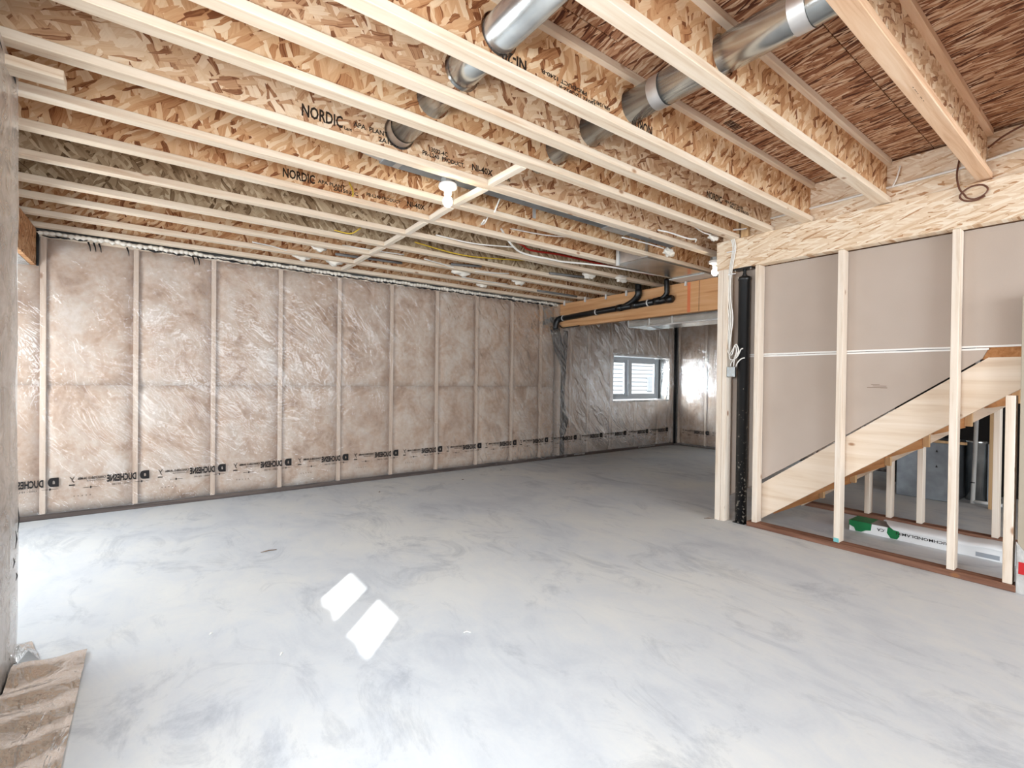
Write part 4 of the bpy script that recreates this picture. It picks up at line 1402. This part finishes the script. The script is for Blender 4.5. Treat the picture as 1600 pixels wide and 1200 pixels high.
# ================================================================== WINDOW IN THE LONG WALL
w1 = struct('window_1', (7.13, 5.76, 0.86))
X0, X1, Z0, Z1 = 6.345, 7.905, 0.885, 1.645
mull = 7.03
m = MB()
m.prism([(X0, Z0), (X1, Z0), (X1, Z1), (X0, Z1)], [[(X0 + 0.05, Z0 + 0.045), (mull - 0.03, Z0 + 0.045), (mull - 0.03, Z1 - 0.045), (X0 + 0.05, Z1 - 0.045)],
        [(mull + 0.03, Z0 + 0.045), (X1 - 0.05, Z0 + 0.045), (X1 - 0.05, Z1 - 0.045), (mull + 0.03, Z1 - 0.045)]], 5.745, 5.81, 'xz')
part('frame', m, MAT['vinyl'], w1)
for a, b, y in ((X0 + 0.05, mull - 0.03, 5.775), (mull + 0.03, X1 - 0.05, 5.758)):
    m = MB()
    m.prism([(a, Z0 + 0.045), (b, Z0 + 0.045), (b, Z1 - 0.045), (a, Z1 - 0.045)], [[(a + 0.055, Z0 + 0.10), (b - 0.075, Z0 + 0.10), (b - 0.075, Z1 - 0.10), (a + 0.055, Z1 - 0.10)]], y, y + 0.025, 'xz')
    sa = part('sash', m, MAT['vinyl'], w1)
    part('pane', MB().box(a + 0.055, b - 0.075, y + 0.010, y + 0.014, Z0 + 0.10, Z1 - 0.10), MAT['glass'], sa)
part('latch', MB().box(mull - 0.015, mull + 0.015, 5.735, 5.745, 1.16, 1.24), MAT['white'], w1, bevel=0.003)
part('track_gap', MB().box(7.906, 7.93, 5.742, 5.80, Z0, Z1), MAT['track'], w1)

# house next door seen through the glass
nh = thing('neighbour_house', 'white lap-sided house wall seen through the far window', 'house', (9.5, 8.6, 0))
sid = MB().hexa([(0, -0.004, 0), (9, -0.004, 0), (9, 0.03, 0), (0, 0.03, 0), (0, 0.026, 0.112), (9, 0.026, 0.112), (9, 0.03, 0.112), (0, 0.03, 0.112)]).mesh('siding_board', MAT['siding'])
for k in range(26):
    link('siding_board', sid, nh, (-4.5, 0, 0.2 + 0.112 * k))
part('wall_core', MB().box(5.0, 14.0, 8.632, 8.8, 0, 3.4), MAT['siding'], nh)
part('wall_vent', MB().box(11.30, 11.50, 8.57, 8.60, 0.95, 1.35), MAT['vent'], nh)
g = part('ground', MB().box(-12, 20, 5.87, 20, 0.10, 0.30), MAT['soil'])
g['kind'] = 'structure'

# ================================================================== LOOSE FILM AND DEBRIS
def sheet(name, label, corners, z, folds, n=30, mat='films'):
    """four floor corners (a,b,c,d) bilinear, rumpled"""
    a, b, c, d = [Vector(p + (0,)) for p in corners]
    vs, fs = [], []
    for j in range(n + 1):
        for i in range(n + 1):
            u, v = i / n, j / n
            p = (a * (1 - u) + b * u) * (1 - v) + (d * (1 - u) + c * u) * v
            h = folds(u, v, p)
            vs.append((p.x, p.y, z + max(0, h)))
    for j in range(n):
        for i in range(n):
            q = j * (n + 1) + i
            fs.append((q, q + 1, q + n + 2, q + n + 1))
    m = MB()
    m.add(vs, fs)
    return solo(name, m, MAT[mat], label, 'plastic sheet', smooth=True)


sheet('plastic_sheet', 'loose flap of clear film spread on the floor at the foot of the left wall',
      [(-0.422, 1.4), (-0.206, 1.4), (-0.208, 2.785), (-0.422, 2.74)], 0.006,
      lambda u, v, p: 0.030 * (1 - u) ** 2 + 0.030 * (0.5 + 0.5 * math.sin(p.y * 34 - p.x * 14 + 2 * noise.noise(p * 5))) * (1 - 0.6 * u) + 0.008 * noise.noise(p * 14))
sheet('plastic_sheet', 'small turned-up corner of film on the floor past the wall end',
      [(-0.43, 2.81), (-0.36, 2.80), (-0.415, 3.02), (-0.50, 3.02)], 0.006,
      lambda u, v, p: 0.05 * (1 - abs(2 * u - 1)) * (1 - v) + 0.008 * noise.noise(p * 20), 14)

for k, (x, y, dx, dy, mt, lb) in enumerate(((0.62, 3.66, 0.10, 0.0, 'chip', 'dark splinter on the bright floor left of the sun patches'), (0.23, 2.62, 0.015, 0.012, 'pale', 'white crumb on the floor near the left wall'),
                                   (0.46, 2.25, 0.014, 0.018, 'pale', 'white crumb on the floor below the sun patches'), (1.20, 1.95, 0.03, -0.02, 'pale', 'curled white shaving right of the sun patches'),
                                   (3.93, 2.36, 0.06, -0.05, 'chip', 'thin wood offcut at the foot of the double stud'), (1.95, 4.9, 0.02, 0.01, 'chip', 'small crumb on the floor along the wall base'),
                                   (3.0, 4.95, 0.03, 0.0, 'chip', 'wood chip on the floor by the wall, nearest the laminated beam'), (3.75, 5.2, 0.03, 0.01, 'chip', 'wood chip at the wall base under the drain'))):
    m = MB()
    m.tube([(x, y, 0.004), (x + dx / 2, y + dy / 2 + 0.004, 0.007), (x + dx, y + dy, 0.004)], [0.002, 0.004, 0.002], 5)
    solo('debris', m, MAT[mt], lb, 'debris', smooth=True)
